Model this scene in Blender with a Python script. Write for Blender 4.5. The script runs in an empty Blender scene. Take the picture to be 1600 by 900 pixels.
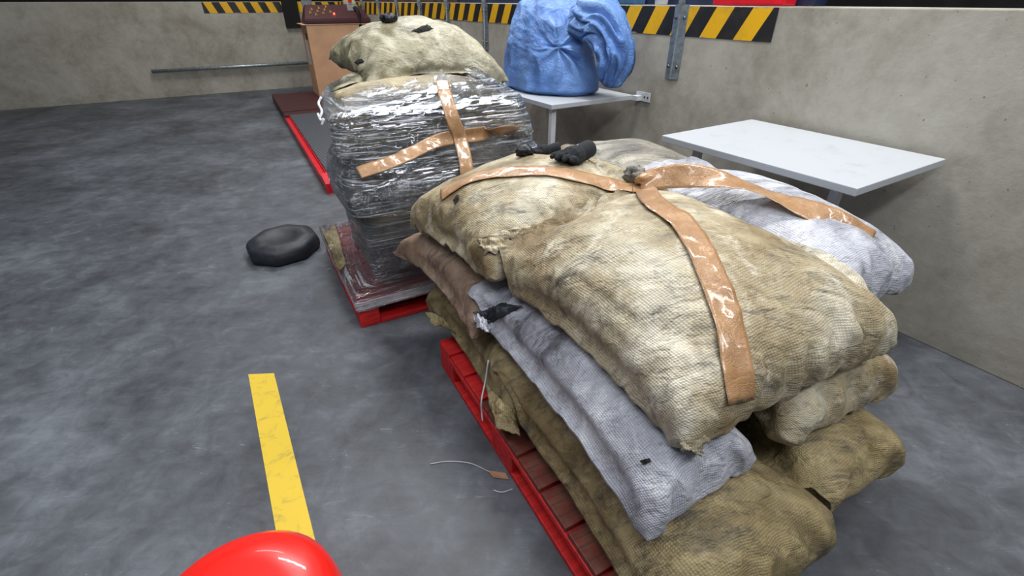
import bpy, bmesh, math, random
import numpy as np
from mathutils import Vector, Matrix
from mathutils.bvhtree import BVHTree
random.seed(7)
S = bpy.context.scene
COL = S.collection

# ------------------------------------------------------------------ camera
CAM_H, FPX, PITCH = 1.43, 750.0, math.radians(31)
cp, sp = math.cos(PITCH), math.sin(PITCH)
cd = bpy.data.cameras.new('camera'); cam = bpy.data.objects.new('camera', cd); COL.objects.link(cam)
cam.location = (0, 0, CAM_H); cam.rotation_euler = (math.radians(90) - PITCH, 0, 0)
cd.sensor_width = 36; cd.lens = 36 * FPX / 1600; cd.clip_start = .02; cd.clip_end = 100
S.camera = cam

# ------------------------------------------------------------------ world, lamps, exposure
w = bpy.data.worlds.new('world'); S.world = w; w.use_nodes = True
w.node_tree.nodes['Background'].inputs[0].default_value = (.78, .86, 1, 1)
w.node_tree.nodes['Background'].inputs[1].default_value = .09
def area(name, loc, size, power, col=(1, 1, 1), aim=None):
    l = bpy.data.lights.new(name, 'AREA'); l.shape = 'RECTANGLE'; l.size, l.size_y = size; l.energy = power; l.color = col
    o = bpy.data.objects.new(name, l); COL.objects.link(o); o.location = loc
    if aim: o.rotation_euler = (Vector(aim) - Vector(loc)).to_track_quat('-Z', 'Y').to_euler()
    return o
area('ceiling_and_fill_light', (.75, 2.9, 4.2), (2.0, .3), 120, (1, .98, .95), (.4, 2.1, .4))
area('ceiling_and_fill_light', (-.9, 5.8, 4.4), (2.6, .3), 120, (.93, .97, 1), (-.5, 3.6, .6))
area('ceiling_and_fill_light', (-2.4, 1.6, 4.4), (.3, 2.4), 42, (.95, .97, 1), (-1.4, 1.8, 0))
area('ceiling_and_fill_light', (-3.4, 7.6, 4.4), (2.4, .3), 90, (1, .97, .93), (-3.3, 8.4, 0))
area('ceiling_and_fill_light', (2.1, .2, 4.2), (.3, 2.4), 60, (1, .98, .95), (1.2, 1.4, .5))
S.view_settings.view_transform = 'Standard'; S.view_settings.look = 'None'
S.view_settings.exposure = 0.22; S.view_settings.gamma = 1.0; S.view_settings.use_curve_mapping = False

area('ceiling_and_fill_light', (.9, -.9, 3.9), (2.2, .3), 55, (.93, .96, 1), (-.3, 2.2, .6))  # added fill lamp, lights the front face of the film
area('ceiling_and_fill_light', (-1.0, -.3, 4.0), (2.2, .3), 22, (.95, .97, 1), (-.5, 2.2, .6))  # added fill lamp behind the camera, brightens the film streaks
# ------------------------------------------------------------------ helpers: places
def P(u, v, h):                      # where the sight line through a pixel of the photo meets height h
    X = u - 800; Y = FPX * cp - (v - 450) * sp; Z = -FPX * sp - (v - 450) * cp
    t = (h - CAM_H) / Z
    return Vector((X * t, Y * t, h))
def ray(u, v):
    return Vector((u - 800, FPX * cp - (v - 450) * sp, -FPX * sp - (v - 450) * cp)).normalized()
A1, E1, E2 = Vector((-.32, 1.69, 0)), Vector((.471, -.882, 0)), Vector((.882, .471, 0))
def L1(a, b, h=0): return A1 + E1 * a + E2 * b + Vector((0, 0, h))      # on the near pallet
A2 = Vector((-.763, 1.983, 0))
def L2(a, b, h=0): return A2 - E1 * a + E2 * b + Vector((0, 0, h))      # on the far pallet
WP, WD, WN = Vector((.93, 3.58, 0)), Vector((-.525, .851, 0)).normalized(), Vector((-.851, -.525, 0)).normalized()
def LW(s, d, h=0): return WP + WD * s + WN * d + Vector((0, 0, h))      # along the low wall, d out of it

# ------------------------------------------------------------------ helpers: noise
def _hash(ix, iy, iz, seed):
    n = (ix.astype(np.int64) * 374761393 + iy.astype(np.int64) * 668265263 + iz.astype(np.int64) * 2147483647 + seed * 974711) & 0xffffffff
    n = ((n ^ (n >> 13)) * 1274126177) & 0xffffffff
    return ((n ^ (n >> 16)) & 0xffff) / 32767.5 - 1
def vnoise(p, scale=1., seed=0, octs=1):
    p = np.asarray(p, float) * scale; out = np.zeros(p.shape[:-1]); amp = 1.
    for k in range(octs):
        f = np.floor(p); t = p - f; t = t * t * (3 - 2 * t); i = f.astype(np.int64); r = 0
        for dx in (0, 1):
            for dy in (0, 1):
                for dz in (0, 1):
                    wgt = (t[..., 0] if dx else 1 - t[..., 0]) * (t[..., 1] if dy else 1 - t[..., 1]) * (t[..., 2] if dz else 1 - t[..., 2])
                    r = r + wgt * _hash(i[..., 0] + dx, i[..., 1] + dy, i[..., 2] + dz, seed + k * 17)
        out += amp * r; amp *= .5; p = p * 2.03
    return out

# ------------------------------------------------------------------ helpers: objects
def tag(o, label=None, cat=None, group=None, kind=None):
    if label: o['label'] = label
    if cat: o['category'] = cat
    if group: o['group'] = group
    if kind: o['kind'] = kind
    return o
def empty(name, loc, label, cat, group=None):
    o = bpy.data.objects.new(name, None); COL.objects.link(o); o.location = loc; o.empty_display_size = .1
    return tag(o, label, cat, group)
def link(name, me, mat=None, parent=None, origin=None):
    if mat: me.materials.append(mat)
    if origin is not None:
        me.transform(Matrix.Translation(-Vector(origin)))
    o = bpy.data.objects.new(name, me); COL.objects.link(o)
    if origin is not None: o.location = origin
    if parent:
        o.parent = parent
        wl = Vector(o.location)
        par = parent; off = Vector((0, 0, 0))
        while par: off += par.location; par = par.parent
        o.location = wl - off
    return o
def mesh(name, verts, faces, mat=None, parent=None, origin=None, smooth=True):
    me = bpy.data.meshes.new(name); me.from_pydata([tuple(v) for v in verts], [], faces); me.update()
    if smooth: me.polygons.foreach_set('use_smooth', [True] * len(me.polygons))
    return link(name, me, mat, parent, origin)
def bm_obj(name, bm, mat=None, parent=None, origin=None, smooth=False):
    me = bpy.data.meshes.new(name); bmesh.ops.recalc_face_normals(bm, faces=bm.faces); bm.to_mesh(me); bm.free()
    if smooth: me.polygons.foreach_set('use_smooth', [True] * len(me.polygons))
    return link(name, me, mat, parent, origin)
def box(bm, c, ax, ay, az, bev=0.0):   # box from centre and three half-axis vectors
    ax, ay, az, c = Vector(ax), Vector(ay), Vector(az), Vector(c)
    vs = [bm.verts.new(c + ax * i + ay * j + az * k) for i in (-1, 1) for j in (-1, 1) for k in (-1, 1)]
    fs = [bm.faces.new([vs[q] for q in f]) for f in ((0, 1, 3, 2), (4, 6, 7, 5), (0, 4, 5, 1), (2, 3, 7, 6), (0, 2, 6, 4), (1, 5, 7, 3))]
    if bev:
        es = list({e for f in fs for e in f.edges})
        bmesh.ops.bevel(bm, geom=es, offset=bev, segments=2, profile=.6, affect='EDGES')
def boxbetween(bm, fn, a0, a1, b0, b1, h0, h1, bev=0.0):   # box in a local frame fn(a, b, h)
    c = fn((a0 + a1) / 2, (b0 + b1) / 2, (h0 + h1) / 2)
    box(bm, c, fn(a1, (b0 + b1) / 2, (h0 + h1) / 2) - c, fn((a0 + a1) / 2, b1, (h0 + h1) / 2) - c, (0, 0, (h1 - h0) / 2), bev)
def boxobj(name, fn, a0, a1, b0, b1, h0, h1, mat, parent=None, bev=.002, origin=None):
    bm = bmesh.new(); boxbetween(bm, fn, a0, a1, b0, b1, h0, h1, bev)
    return bm_obj(name, bm, mat, parent, origin)
def tube(bm, pts, r, n=8, cap=True):
    pts = [Vector(p) for p in pts]; rings = []
    rr = r if isinstance(r, (list, tuple)) else [r] * len(pts)
    prev = None
    for i, p in enumerate(pts):
        t = (pts[min(i + 1, len(pts) - 1)] - pts[max(i - 1, 0)]).normalized()
        if prev is None: prev = t.orthogonal().normalized()
        prev = (prev - t * prev.dot(t)).normalized(); b = t.cross(prev)
        rings.append([bm.verts.new(p + (prev * math.cos(q * math.tau / n) + b * math.sin(q * math.tau / n)) * rr[i]) for q in range(n)])
    for a, b in zip(rings, rings[1:]):
        for q in range(n): bm.faces.new([a[q], a[(q + 1) % n], b[(q + 1) % n], b[q]])
    if cap: bm.faces.new(rings[0][::-1]); bm.faces.new(rings[-1])
def catmull(pts, n=8):
    pts = [Vector(p) for p in pts]; q = [pts[0] * 2 - pts[1]] + pts + [pts[-1] * 2 - pts[-2]]; out = []
    for i in range(1, len(q) - 2):
        for k in range(n):
            t = k / n; a, b, c, d = q[i - 1:i + 3]
            out.append(.5 * ((2 * b) + (c - a) * t + (2 * a - 5 * b + 4 * c - d) * t * t + (3 * b - a - 3 * c + d) * t ** 3))
    return out + [pts[-1]]

# ------------------------------------------------------------------ helpers: materials
def lin(c): return tuple(((x / 255) / 12.92 if x / 255 <= .04045 else ((x / 255 + .055) / 1.055) ** 2.4) for x in c) + (1,)
class M:
    def __init__(s, name):
        s.m = bpy.data.materials.new(name); s.m.use_nodes = True; s.t = s.m.node_tree; s.b = s.t.nodes['Principled BSDF']
    def n(s, typ, **kw):
        nd = s.t.nodes.new('ShaderNode' + typ)
        for k, v in kw.items():
            if k.startswith('i_'):
                key = k[2:]; key = int(key) if key.isdigit() else key.replace('_', ' ')
                if isinstance(v, bpy.types.NodeSocket): s.t.links.new(v, nd.inputs[key])
                else: nd.inputs[key].default_value = v
            else: setattr(nd, k, v)
        return nd
    def l(s, a, b): s.t.links.new(a, b)
    def coord(s, kind='Object', scale=(1, 1, 1), rot=(0, 0, 0)):
        tc = s.n('TexCoord'); mp = s.n('Mapping'); s.l(tc.outputs[kind], mp.inputs[0])
        mp.inputs['Scale'].default_value = scale; mp.inputs['Rotation'].default_value = rot
        return mp.outputs[0]
    def noise(s, vec, scale=5, detail=4, rough=.55, dist=0):
        return s.n('TexNoise', i_Vector=vec, i_Scale=scale, i_Detail=detail, i_Roughness=rough, i_Distortion=dist).outputs['Fac']
    def ramp(s, fac, stops):
        r = s.n('ValToRGB', i_Fac=fac); e = r.color_ramp.elements
        while len(e) < len(stops): e.new(.5)
        for k, (p, c) in enumerate(stops):
            e[k].position = p; e[k].color = c if len(c) == 4 else lin(c)
        return r.outputs[0]
    def math(s, op, a, b=0., c=None, clamp=False):
        nd = s.n('Math', operation=op, use_clamp=clamp)
        for i, x in enumerate((a, b) if c is None else (a, b, c)):
            if isinstance(x, bpy.types.NodeSocket): s.l(x, nd.inputs[i])
            else: nd.inputs[i].default_value = x
        return nd.outputs[0]
    def mix(s, fac, a, b, mode='MIX'):
        nd = s.n('Mix', data_type='RGBA', blend_type=mode)
        for k, x in ((0, fac), (6, a), (7, b)):
            if isinstance(x, bpy.types.NodeSocket): s.l(x, nd.inputs[k])
            else: nd.inputs[k].default_value = x
        return nd.outputs[2]
    def bump(s, h, dist=.01, strength=1., normal=None):
        nd = s.n('Bump', i_Height=h, i_Distance=dist, i_Strength=strength)
        if normal is not None: s.l(normal, nd.inputs['Normal'])
        return nd.outputs[0]
    def set(s, **kw):
        for k, v in kw.items():
            k = k.replace('_', ' ')
            if isinstance(v, bpy.types.NodeSocket): s.l(v, s.b.inputs[k])
            else: s.b.inputs[k].default_value = v
        return s.m
def bw(a): return (a, a, a, 1)

def sack_mat(name, pale, mid, dark, soot=(52, 50, 48), soot_amt=.5, rough=.5, weave=.0062, seed=0., sheen_pos=.55):
    m = M(name); ob = m.coord('Object'); 
    off = m.n('Mapping', i_Vector=ob); off.inputs['Location'].default_value = (seed * 3.1, seed * 1.7, seed)
    v = off.outputs[0]
    big = m.noise(v, 3.0, 5, .62, .5)
    col = m.ramp(big, [(.35, dark), (.5, mid), (.65, pale)])
    # streaky rubbed-in soot, runs obliquely
    st = m.n('Mapping', i_Vector=v); st.inputs['Rotation'].default_value = (0, 0, .9); st.inputs['Scale'].default_value = (5, 22, 9)
    s1 = m.noise(st.outputs[0], 1.0, 6, .7, .5)
    sf = m.n('Mapping', i_Vector=v); sf.inputs['Rotation'].default_value = (0, 0, .75); sf.inputs['Scale'].default_value = (26, 70, 40)
    s4 = m.noise(sf.outputs[0], 1.0, 4, .65, .4)
    s2 = m.noise(v, 30, 5, .75)
    s3 = m.noise(v, 3.6, 4, .6, .3)
    sm = m.math('MULTIPLY', m.math('MULTIPLY', m.math('SUBTRACT', s1, .47, clamp=True), 6.0, clamp=True), m.math('MULTIPLY', m.math('SUBTRACT', s3, .40, clamp=True), 5.0, clamp=True))
    sm = m.math('ADD', sm, m.math('MULTIPLY', m.math('SUBTRACT', s4, .54, clamp=True), 2.2))
    sm = m.math('ADD', sm, m.math('MULTIPLY', m.math('SUBTRACT', s2, .56, clamp=True), 3.4), clamp=True)
    # rubbed pale patches
    p1 = m.math('MULTIPLY', m.math('SUBTRACT', m.noise(v, 7.5, 6, .72, .5), .52, clamp=True), 7, clamp=True)
    col = m.mix(m.math('MULTIPLY', p1, .55), col, lin(tuple(min(255, int(c * 1.12 + 14)) for c in pale)))
    col = m.mix(m.math('MULTIPLY', sm, soot_amt, clamp=True), col, lin(soot))
    # woven tapes
    uv = m.coord('UV'); sx = m.n('SeparateXYZ', i_Vector=uv)
    k = math.pi / weave
    wv = m.math('MULTIPLY', m.math('SINE', m.math('MULTIPLY', sx.outputs[0], k)), m.math('SINE', m.math('MULTIPLY', sx.outputs[1], k)))
    wa = m.math('ABSOLUTE', wv)
    groove = m.math('MULTIPLY', m.math('SUBTRACT', .45, wa, clamp=True), .75)
    col = m.mix(groove, col, lin(tuple(int(c * .45) for c in mid)))
    # creases in the cloth
    c1 = m.n('Mapping', i_Vector=v); c1.inputs['Rotation'].default_value = (.3, .1, -.6); c1.inputs['Scale'].default_value = (9, 22, 14)
    cr = m.noise(c1.outputs[0], 1.0, 4, .55, .3)
    ridge = m.math('ABSOLUTE', m.math('SUBTRACT', cr, .5))
    nrm = m.bump(m.math('ADD', m.math('ADD', m.math('MULTIPLY', cr, .5), m.math('MULTIPLY', s2, .25)), m.math('MULTIPLY', m.math('MINIMUM', ridge, .10), -1.6)), .014, .85)
    nrm = m.bump(wa, .0012, .7, nrm)
    rg = m.math('ADD', m.math('MULTIPLY', big, .25), rough - .12)
    return m.set(Base_Color=col, Roughness=rg, Normal=nrm, Specular_IOR_Level=.5)

MT = {}
MT['tan'] = sack_mat('tan_woven_cloth', (202, 196, 176), (170, 156, 124), (130, 110, 74), seed=1, soot_amt=.85)
MT['tan2'] = sack_mat('tan_woven_cloth_b', (204, 198, 180), (170, 157, 127), (130, 110, 76), seed=4.3, soot_amt=.85)
MT['white'] = sack_mat('white_woven_cloth', (212, 215, 224), (188, 191, 202), (148, 150, 160), soot=(58, 58, 64), seed=2, soot_amt=.8)
MT['pink'] = sack_mat('pinkish_woven_cloth', (182, 158, 138), (154, 128, 108), (118, 95, 77), seed=6, soot_amt=.65, rough=.6)
MT['olive'] = sack_mat('olive_brown_cloth', (168, 152, 112), (136, 120, 82), (94, 80, 50), seed=8, soot_amt=.8, rough=.6)
MT['grey'] = sack_mat('grey_sooty_cloth', (168, 162, 148), (128, 124, 114), (92, 90, 84), seed=3, soot_amt=.8, rough=.5)
MT['pale'] = sack_mat('pale_khaki_cloth', (186, 182, 160), (154, 148, 120), (112, 104, 76), seed=9, soot_amt=.65, rough=.42)
MT['drab'] = sack_mat('drab_cloth_under_film', (150, 146, 134), (106, 103, 96), (58, 57, 56), seed=5, soot_amt=.8, rough=.5)
MT['drabtan'] = sack_mat('drab_tan_cloth_under_film', (176, 162, 126), (138, 124, 92), (82, 72, 54), seed=7, soot_amt=.5, rough=.5)

def simple(name, col, rough=.5, metal=0., var=.12, nscale=12, bump=0., spec=.5, coat=0.):
    m = M(name); v = m.coord('Object'); f = m.noise(v, nscale, 5, .6)
    c = m.ramp(f, [(.3, tuple(int(x * (1 - var)) for x in col)), (.7, tuple(min(255, int(x * (1 + var))) for x in col))])
    kw = dict(Base_Color=c, Roughness=rough, Metallic=metal, Specular_IOR_Level=spec, Coat_Weight=coat)
    if bump: kw['Normal'] = m.bump(m.noise(v, nscale * 4, 4, .6), bump, .6)
    return m.set(**kw)
def red_wood(name, col, worn):
    m = M(name); v = m.coord('Object', (1, 1, 1), (0, 0, -.49))
    g = m.n('Mapping', i_Vector=v); g.inputs['Scale'].default_value = (6, 60, 40)
    gr = m.noise(g.outputs[0], 1.0, 4, .6, .4)
    w_ = m.math('MULTIPLY', m.math('SUBTRACT', m.noise(v, 6, 5, .7), .42, clamp=True), 6, clamp=True)
    c = m.ramp(gr, [(.3, tuple(int(x * .72) for x in col)), (.7, col)])
    c = m.mix(m.math('MULTIPLY', w_, worn), c, m.ramp(gr, [(.3, (78, 46, 36)), (.7, (128, 84, 68))]))
    dirt = m.math('MULTIPLY', m.math('SUBTRACT', m.noise(v, 14, 5, .7), .55, clamp=True), 3, clamp=True)
    c = m.mix(m.math('MULTIPLY', dirt, .6), c, lin((36, 22, 22)))
    return m.set(Base_Color=c, Roughness=.55, Normal=m.bump(gr, .002, .6))
MT['red'] = red_wood('red_painted_wood', (232, 32, 36), .10)
MT['redworn'] = red_wood('worn_red_painted_wood', (140, 38, 34), 1.0)
MT['redmetal'] = simple('red_painted_steel', (206, 24, 40), .35, var=.08)
MT['maroon'] = simple('dark_red_painted_steel', (62, 20, 25), .55, var=.15)
MT['brightred'] = simple('bright_red_plastic', (228, 34, 26), .3, var=.03, coat=.3)
MT['galv'] = simple('galvanised_steel', (150, 160, 164), .42, .75, .18, 30, .0006)
MT['bolt'] = simple('bolt_steel', (96, 98, 100), .35, .8)
MT['whitemetal'] = simple('white_powder_coated_steel', (196, 200, 204), .45, var=.05)
MT['black'] = simple('black_rubber', (34, 38, 44), .5, var=.25, nscale=20, bump=.003)
MT['knit'] = simple('black_knit', (20, 24, 30), .9, var=.3, nscale=90, bump=.002)
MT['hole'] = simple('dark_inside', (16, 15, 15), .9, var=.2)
MT['shiny_black'] = simple('crumpled_black_film', (22, 26, 32), .25, var=.3, nscale=30, bump=.006)
MT['navy'] = simple('navy_painted_beam', (22, 36, 66), .5, var=.2)
MT['card'] = simple('brown_cardboard', (204, 160, 124), .75, var=.06, nscale=4)
MT['cardedge'] = simple('cardboard_flap', (206, 164, 132), .75, var=.06)
MT['paper'] = simple('white_paper', (206, 206, 210), .6, var=.04)
MT['cream'] = simple('cream_plastic', (196, 188, 160), .5)
MT['string'] = simple('white_string', (196, 198, 206), .7)
MT['plastic_blue'] = simple('mid_blue_plastic', (60, 96, 130), .5)
MT['wallpaint'] = None
def print_mat():   # scribbled yellow lettering-like print on the machine lid
    m = M('yellow_print'); return m.set(Base_Color=lin((170, 140, 40)), Roughness=.5)
MT['print'] = print_mat()
m = M('red_lamp'); MT['led'] = m.set(Base_Color=lin((255, 60, 30)), Emission_Color=lin((255, 70, 40)), Emission_Strength=4.)

def tabletop_mat():
    m = M('scuffed_white_laminate'); v = m.coord('Object')
    sc = m.math('MULTIPLY', m.math('SUBTRACT', m.noise(v, 9, 6, .75), .56, clamp=True), 4, clamp=True)
    c = m.mix(m.math('MULTIPLY', sc, .45), lin((176, 181, 187)), lin((112, 116, 122)))
    return m.set(Base_Color=c, Roughness=.35)
MT['top'] = tabletop_mat()
def floor_mat():
    m = M('smooth_grey_concrete_floor'); v = m.coord('Object')
    a = m.noise(v, 1.3, 6, .62, .4); b = m.noise(v, 9, 6, .7, .6)
    st = m.n('Mapping', i_Vector=v); st.inputs['Rotation'].default_value = (0, 0, .5); st.inputs['Scale'].default_value = (1.6, 9, 1)
    s1 = m.noise(st.outputs[0], 2.0, 6, .7, .8)
    f = m.math('ADD', m.math('MULTIPLY', a, .6), m.math('ADD', m.math('MULTIPLY', b, .32), m.math('MULTIPLY', s1, .12)))
    c = m.ramp(f, [(.40, (54, 56, 61)), (.53, (80, 84, 90)), (.66, (108, 113, 120))])
    spot = m.n('TexVoronoi', feature='DISTANCE_TO_EDGE', i_Vector=v, i_Scale=2.2)
    d = m.math('MULTIPLY', m.math('SUBTRACT', m.noise(v, 5.5, 4, .6), .62, clamp=True), 6, clamp=True)
    c = m.mix(m.math('MULTIPLY', d, .5), c, lin((44, 46, 50)))
    tiny = m.math('GREATER_THAN', m.noise(v, 60, 2, .5), .79)
    c = m.mix(m.math('MULTIPLY', tiny, .5), c, lin((165, 168, 172)))
    # hairline scratches
    for rot, sc in ((.7, 1.0), (-.5, 1.4)):
        q = m.n('Mapping', i_Vector=v); q.inputs['Rotation'].default_value = (0, 0, rot); q.inputs['Scale'].default_value = (.5 * sc, 9 * sc, 1)
        r_ = m.math('ABSOLUTE', m.math('SUBTRACT', m.noise(q.outputs[0], 1.5, 3, .4, .3), .5))
        ln = m.math('MULTIPLY', m.math('LESS_THAN', r_, .0012), m.math('GREATER_THAN', b, .56))
        c = m.mix(m.math('MULTIPLY', ln, .35), c, lin((150, 154, 160)))
    return m.set(Base_Color=c, Roughness=m.math('ADD', m.math('MULTIPLY', b, .3), .42), Normal=m.bump(b, .002, .4))
MT['floor'] = floor_mat()
def concrete_mat():
    m = M('cast_concrete'); v = m.coord('Object')
    a = m.noise(v, 1.7, 5, .6, .5); b = m.noise(v, 12, 6, .7)
    f = m.math('ADD', m.math('MULTIPLY', a, .65), m.math('MULTIPLY', b, .35))
    c = m.ramp(f, [(.34, (136, 131, 119)), (.5, (160, 156, 145)), (.68, (178, 175, 165))])
    sn = m.math('MULTIPLY', m.math('SUBTRACT', m.noise(v, 2.6, 6, .65, .4), .52, clamp=True), 4, clamp=True)
    c = m.mix(m.math('MULTIPLY', sn, .45), c, lin((104, 96, 80)))
    pit = m.math('GREATER_THAN', m.noise(v, 38, 2, .5), .74)
    c = m.mix(m.math('MULTIPLY', pit, .6), c, lin((70, 66, 60)))
    return m.set(Base_Color=c, Roughness=.8, Normal=m.bump(b, .004, .6))
MT['concrete'] = concrete_mat()
def hazard_mat(name, slant, dim=1.):
    m = M(name); uv = m.coord('UV'); sx = m.n('SeparateXYZ', i_Vector=uv)
    q = m.math('ADD', sx.outputs[0], m.math('MULTIPLY', sx.outputs[1], slant))
    fr = m.math('FRACT', m.math('DIVIDE', q, .235))
    k = m.math('GREATER_THAN', fr, .5)
    c = m.mix(k, lin((24, 24, 26)), lin((226, 172, 12)))
    ob = m.coord('Object')
    d = m.noise(ob, 6, 6, .7)
    c = m.mix(m.math('MULTIPLY', m.math('SUBTRACT', d, .5, clamp=True), 1.4), c, lin((90, 82, 60)))
    # flaked away towards the upper and lower edge
    e = m.math('ABSOLUTE', m.math('SUBTRACT', sx.outputs[1], .08))
    fl = m.math('GREATER_THAN', m.math('ADD', e, m.math('MULTIPLY', m.noise(ob, 14, 5, .7), .07)), .119)
    c = m.mix(fl, c, lin((150, 146, 134)))
    return m.set(Base_Color=c, Roughness=.5)
MT['hazard'] = hazard_mat('black_and_yellow_hazard_paint', .55)
MT['hazard2'] = hazard_mat('black_and_yellow_hazard_paint_b', -.4)
def yellow_line():
    m = M('worn_yellow_floor_paint'); v = m.coord('Object')
    d = m.math('MULTIPLY', m.math('SUBTRACT', m.noise(v, 13, 7, .78, .6), .52, clamp=True), 5, clamp=True)
    return m.set(Base_Color=m.mix(m.math('MULTIPLY', d, .7), lin((206, 176, 44)), lin((96, 92, 76))), Roughness=.6)
MT['yellow'] = yellow_line()
def chequer():
    m = M('grey_studded_steel_plate'); v = m.coord('Object', rot=(0, 0, -.6))
    sx = m.n('SeparateXYZ', i_Vector=v); k = math.pi / .03
    wv = m.math('MULTIPLY', m.math('SINE', m.math('MULTIPLY', sx.outputs[0], k)), m.math('SINE', m.math('MULTIPLY', sx.outputs[1], k)))
    c = m.ramp(m.math('ABSOLUTE', wv), [(.3, (62, 66, 72)), (.9, (100, 106, 114))])
    return m.set(Base_Color=c, Roughness=.5, Metallic=.3, Normal=m.bump(m.math('ABSOLUTE', wv), .002, .6))
MT['plate'] = chequer()
def blue_plastic():
    m = M('blue_polythene_sheet'); v = m.coord('Object')
    a = m.noise(v, 3, 4, .6)
    c = m.ramp(a, [(.3, (78, 120, 190)), (.7, (114, 154, 214))])
    cr = m.noise(v, 10, 6, .65, 2.0); r_ = m.math('MINIMUM', m.math('ABSOLUTE', m.math('SUBTRACT', cr, .5)), .09)
    m.set(Base_Color=c, Roughness=.38, Specular_IOR_Level=.5, Normal=m.bump(r_, .05, .7), Subsurface_Weight=.0)
    return m.m
MT['bluebag'] = blue_plastic()
def tape_mat():
    m = M('brown_parcel_tape'); v = m.coord('Object'); uv = m.coord('UV', (14, 30, 1))
    a = m.noise(v, 16, 4, .6)
    c = m.ramp(a, [(.3, (150, 112, 74)), (.7, (178, 138, 98))])
    cr = m.noise(m.coord('Object'), 22, 4, .6, 2.5); r_ = m.math('MINIMUM', m.math('ABSOLUTE', m.math('SUBTRACT', cr, .5)), .06)
    return m.set(Base_Color=c, Roughness=.32, Specular_IOR_Level=.6, Coat_Weight=.5, Coat_Roughness=.08, Normal=m.bump(r_, .03, .5))
MT['tape'] = tape_mat()
def film_mat():
    m = M('clear_stretch_film'); uv = m.coord('UV')
    def streak(rot, sx_, sy_, det, dist=.8):
        q = m.n('Mapping', i_Vector=uv); q.inputs['Rotation'].default_value = (0, 0, rot); q.inputs['Scale'].default_value = (sx_, sy_, 1)
        return m.noise(q.outputs[0], 1.0, det, .65, dist)
    a = streak(.07, 2.6, 95, 4, .35); b = streak(-.12, 4.5, 190, 3, .3); c = streak(.5, 16, 40, 4, 1.6); d = streak(0, 2.2, 5, 3)
    sep = m.n('SeparateXYZ', i_Vector=uv)
    st = m.math('MAXIMUM', m.math('MULTIPLY', m.math('SUBTRACT', a, .56, clamp=True), 20.), m.math('MULTIPLY', m.math('SUBTRACT', b, .58, clamp=True), 20.))  # highlights painted as white streaks, together with the whiteness of bunched film
    st = m.math('MAXIMUM', st, m.math('MULTIPLY', m.math('SUBTRACT', c, .60, clamp=True), 8.0))
    st = m.math('MULTIPLY', st, m.math('ADD', .25, m.math('MULTIPLY', m.math('SUBTRACT', d, .42, clamp=True), 4.5), clamp=True), clamp=True)
    zb = m.math('MULTIPLY', m.math('GREATER_THAN', sep.outputs[1], .128), m.math('LESS_THAN', sep.outputs[1], .165))
    st = m.math('ADD', st, m.math('MULTIPLY', zb, .5), clamp=True)
    h = m.math('ADD', m.math('MULTIPLY', a, .9), m.math('ADD', m.math('MULTIPLY', b, .6), m.math('MULTIPLY', c, .7)))
    nrm = m.bump(h, .05, 1.0)
    tr = m.n('BsdfTransparent', i_Color=(.96, .97, .99, 1)); gl = m.n('BsdfGlossy', i_Roughness=.13, i_Color=(.88, .93, 1, 1), i_Normal=nrm)
    di = m.n('BsdfDiffuse', i_Color=(.90, .93, 1, 1), i_Normal=nrm); tl = m.n('BsdfTranslucent', i_Color=(.80, .83, .92, 1))
    hz = m.n('MixShader', i_Fac=.12); m.l(di.outputs[0], hz.inputs[1]); m.l(tl.outputs[0], hz.inputs[2])
    lowz = m.math('ADD', .62, m.math('MULTIPLY', m.math('SUBTRACT', sep.outputs[1], .6, clamp=True), 2.2), clamp=True)  # streak highlights painted stronger towards the top of the wrap
    lowz = m.math('MAXIMUM', lowz, zb)
    m1 = m.n('MixShader', i_Fac=m.math('ADD', m.math('MULTIPLY', m.math('MULTIPLY', st, lowz), .95), .015)); m.l(tr.outputs[0], m1.inputs[1]); m.l(hz.outputs[0], m1.inputs[2])
    fz = m.n('Fresnel', i_IOR=1.5, i_Normal=nrm)
    m2 = m.n('MixShader', i_Fac=m.math('ADD', m.math('MULTIPLY', fz.outputs[0], 1.5), .08, clamp=True)); m.l(m1.outputs[0], m2.inputs[1]); m.l(gl.outputs[0], m2.inputs[2])
    m.l(m2.outputs[0], m.t.nodes['Material Output'].inputs[0])
    return m.m
MT['film'] = film_mat()

# ------------------------------------------------------------------ the setting
def quad(name, pts, mat, kind='structure', parent=None, uv=None):
    o = mesh(name, pts, [tuple(range(len(pts)))], mat, parent, smooth=False)
    if kind: tag(o, kind=kind)
    if uv:
        l = o.data.uv_layers.new(name='UVMap')
        for i, c in enumerate(uv): l.data[i].uv = c
    return o
quad('floor', [(-14, -3, 0), (9, -3, 0), (9, 16, 0), (-14, 16, 0)], MT['floor'])
def wall_frame(s, d, h): return LW(s, d, h)
o = boxobj('wall_right', wall_frame, -6, 7.9, -.25, 0, 0, 1.40, MT['concrete'], bev=.006); tag(o, kind='structure')
def strip(name, p0, p1, h0, h1, mat, parent, n=WN, off=.003, L=None):
    a, b = Vector(p0), Vector(p1); ln = (b - a).length
    vs = [a + n * off + Vector((0, 0, h0)), b + n * off + Vector((0, 0, h0)), b + n * off + Vector((0, 0, h1)), a + n * off + Vector((0, 0, h1))]
    o = quad(name, vs, mat, None, parent, [(0, 0), (ln, 0), (ln, h1 - h0), (0, h1 - h0)])
    return o
strip('hazard_stripe', LW(-.85, 0), LW(7.9, 0), 1.235, 1.395, MT['hazard'], o)
# end wall, square to the low wall
EW = LW(7.9, 0)
def LE(k, d, h=0): return EW + WN * k - WD * d + Vector((0, 0, h))
o2 = boxobj('wall_back', LE, -.25, 11, -.25, 0, 0, 1.40, MT['concrete'], bev=.006); tag(o2, kind='structure')
strip('hazard_stripe', LE(0, 0), LE(2.2, 0), 1.235, 1.395, MT['hazard2'], o2, n=-WD)
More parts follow.
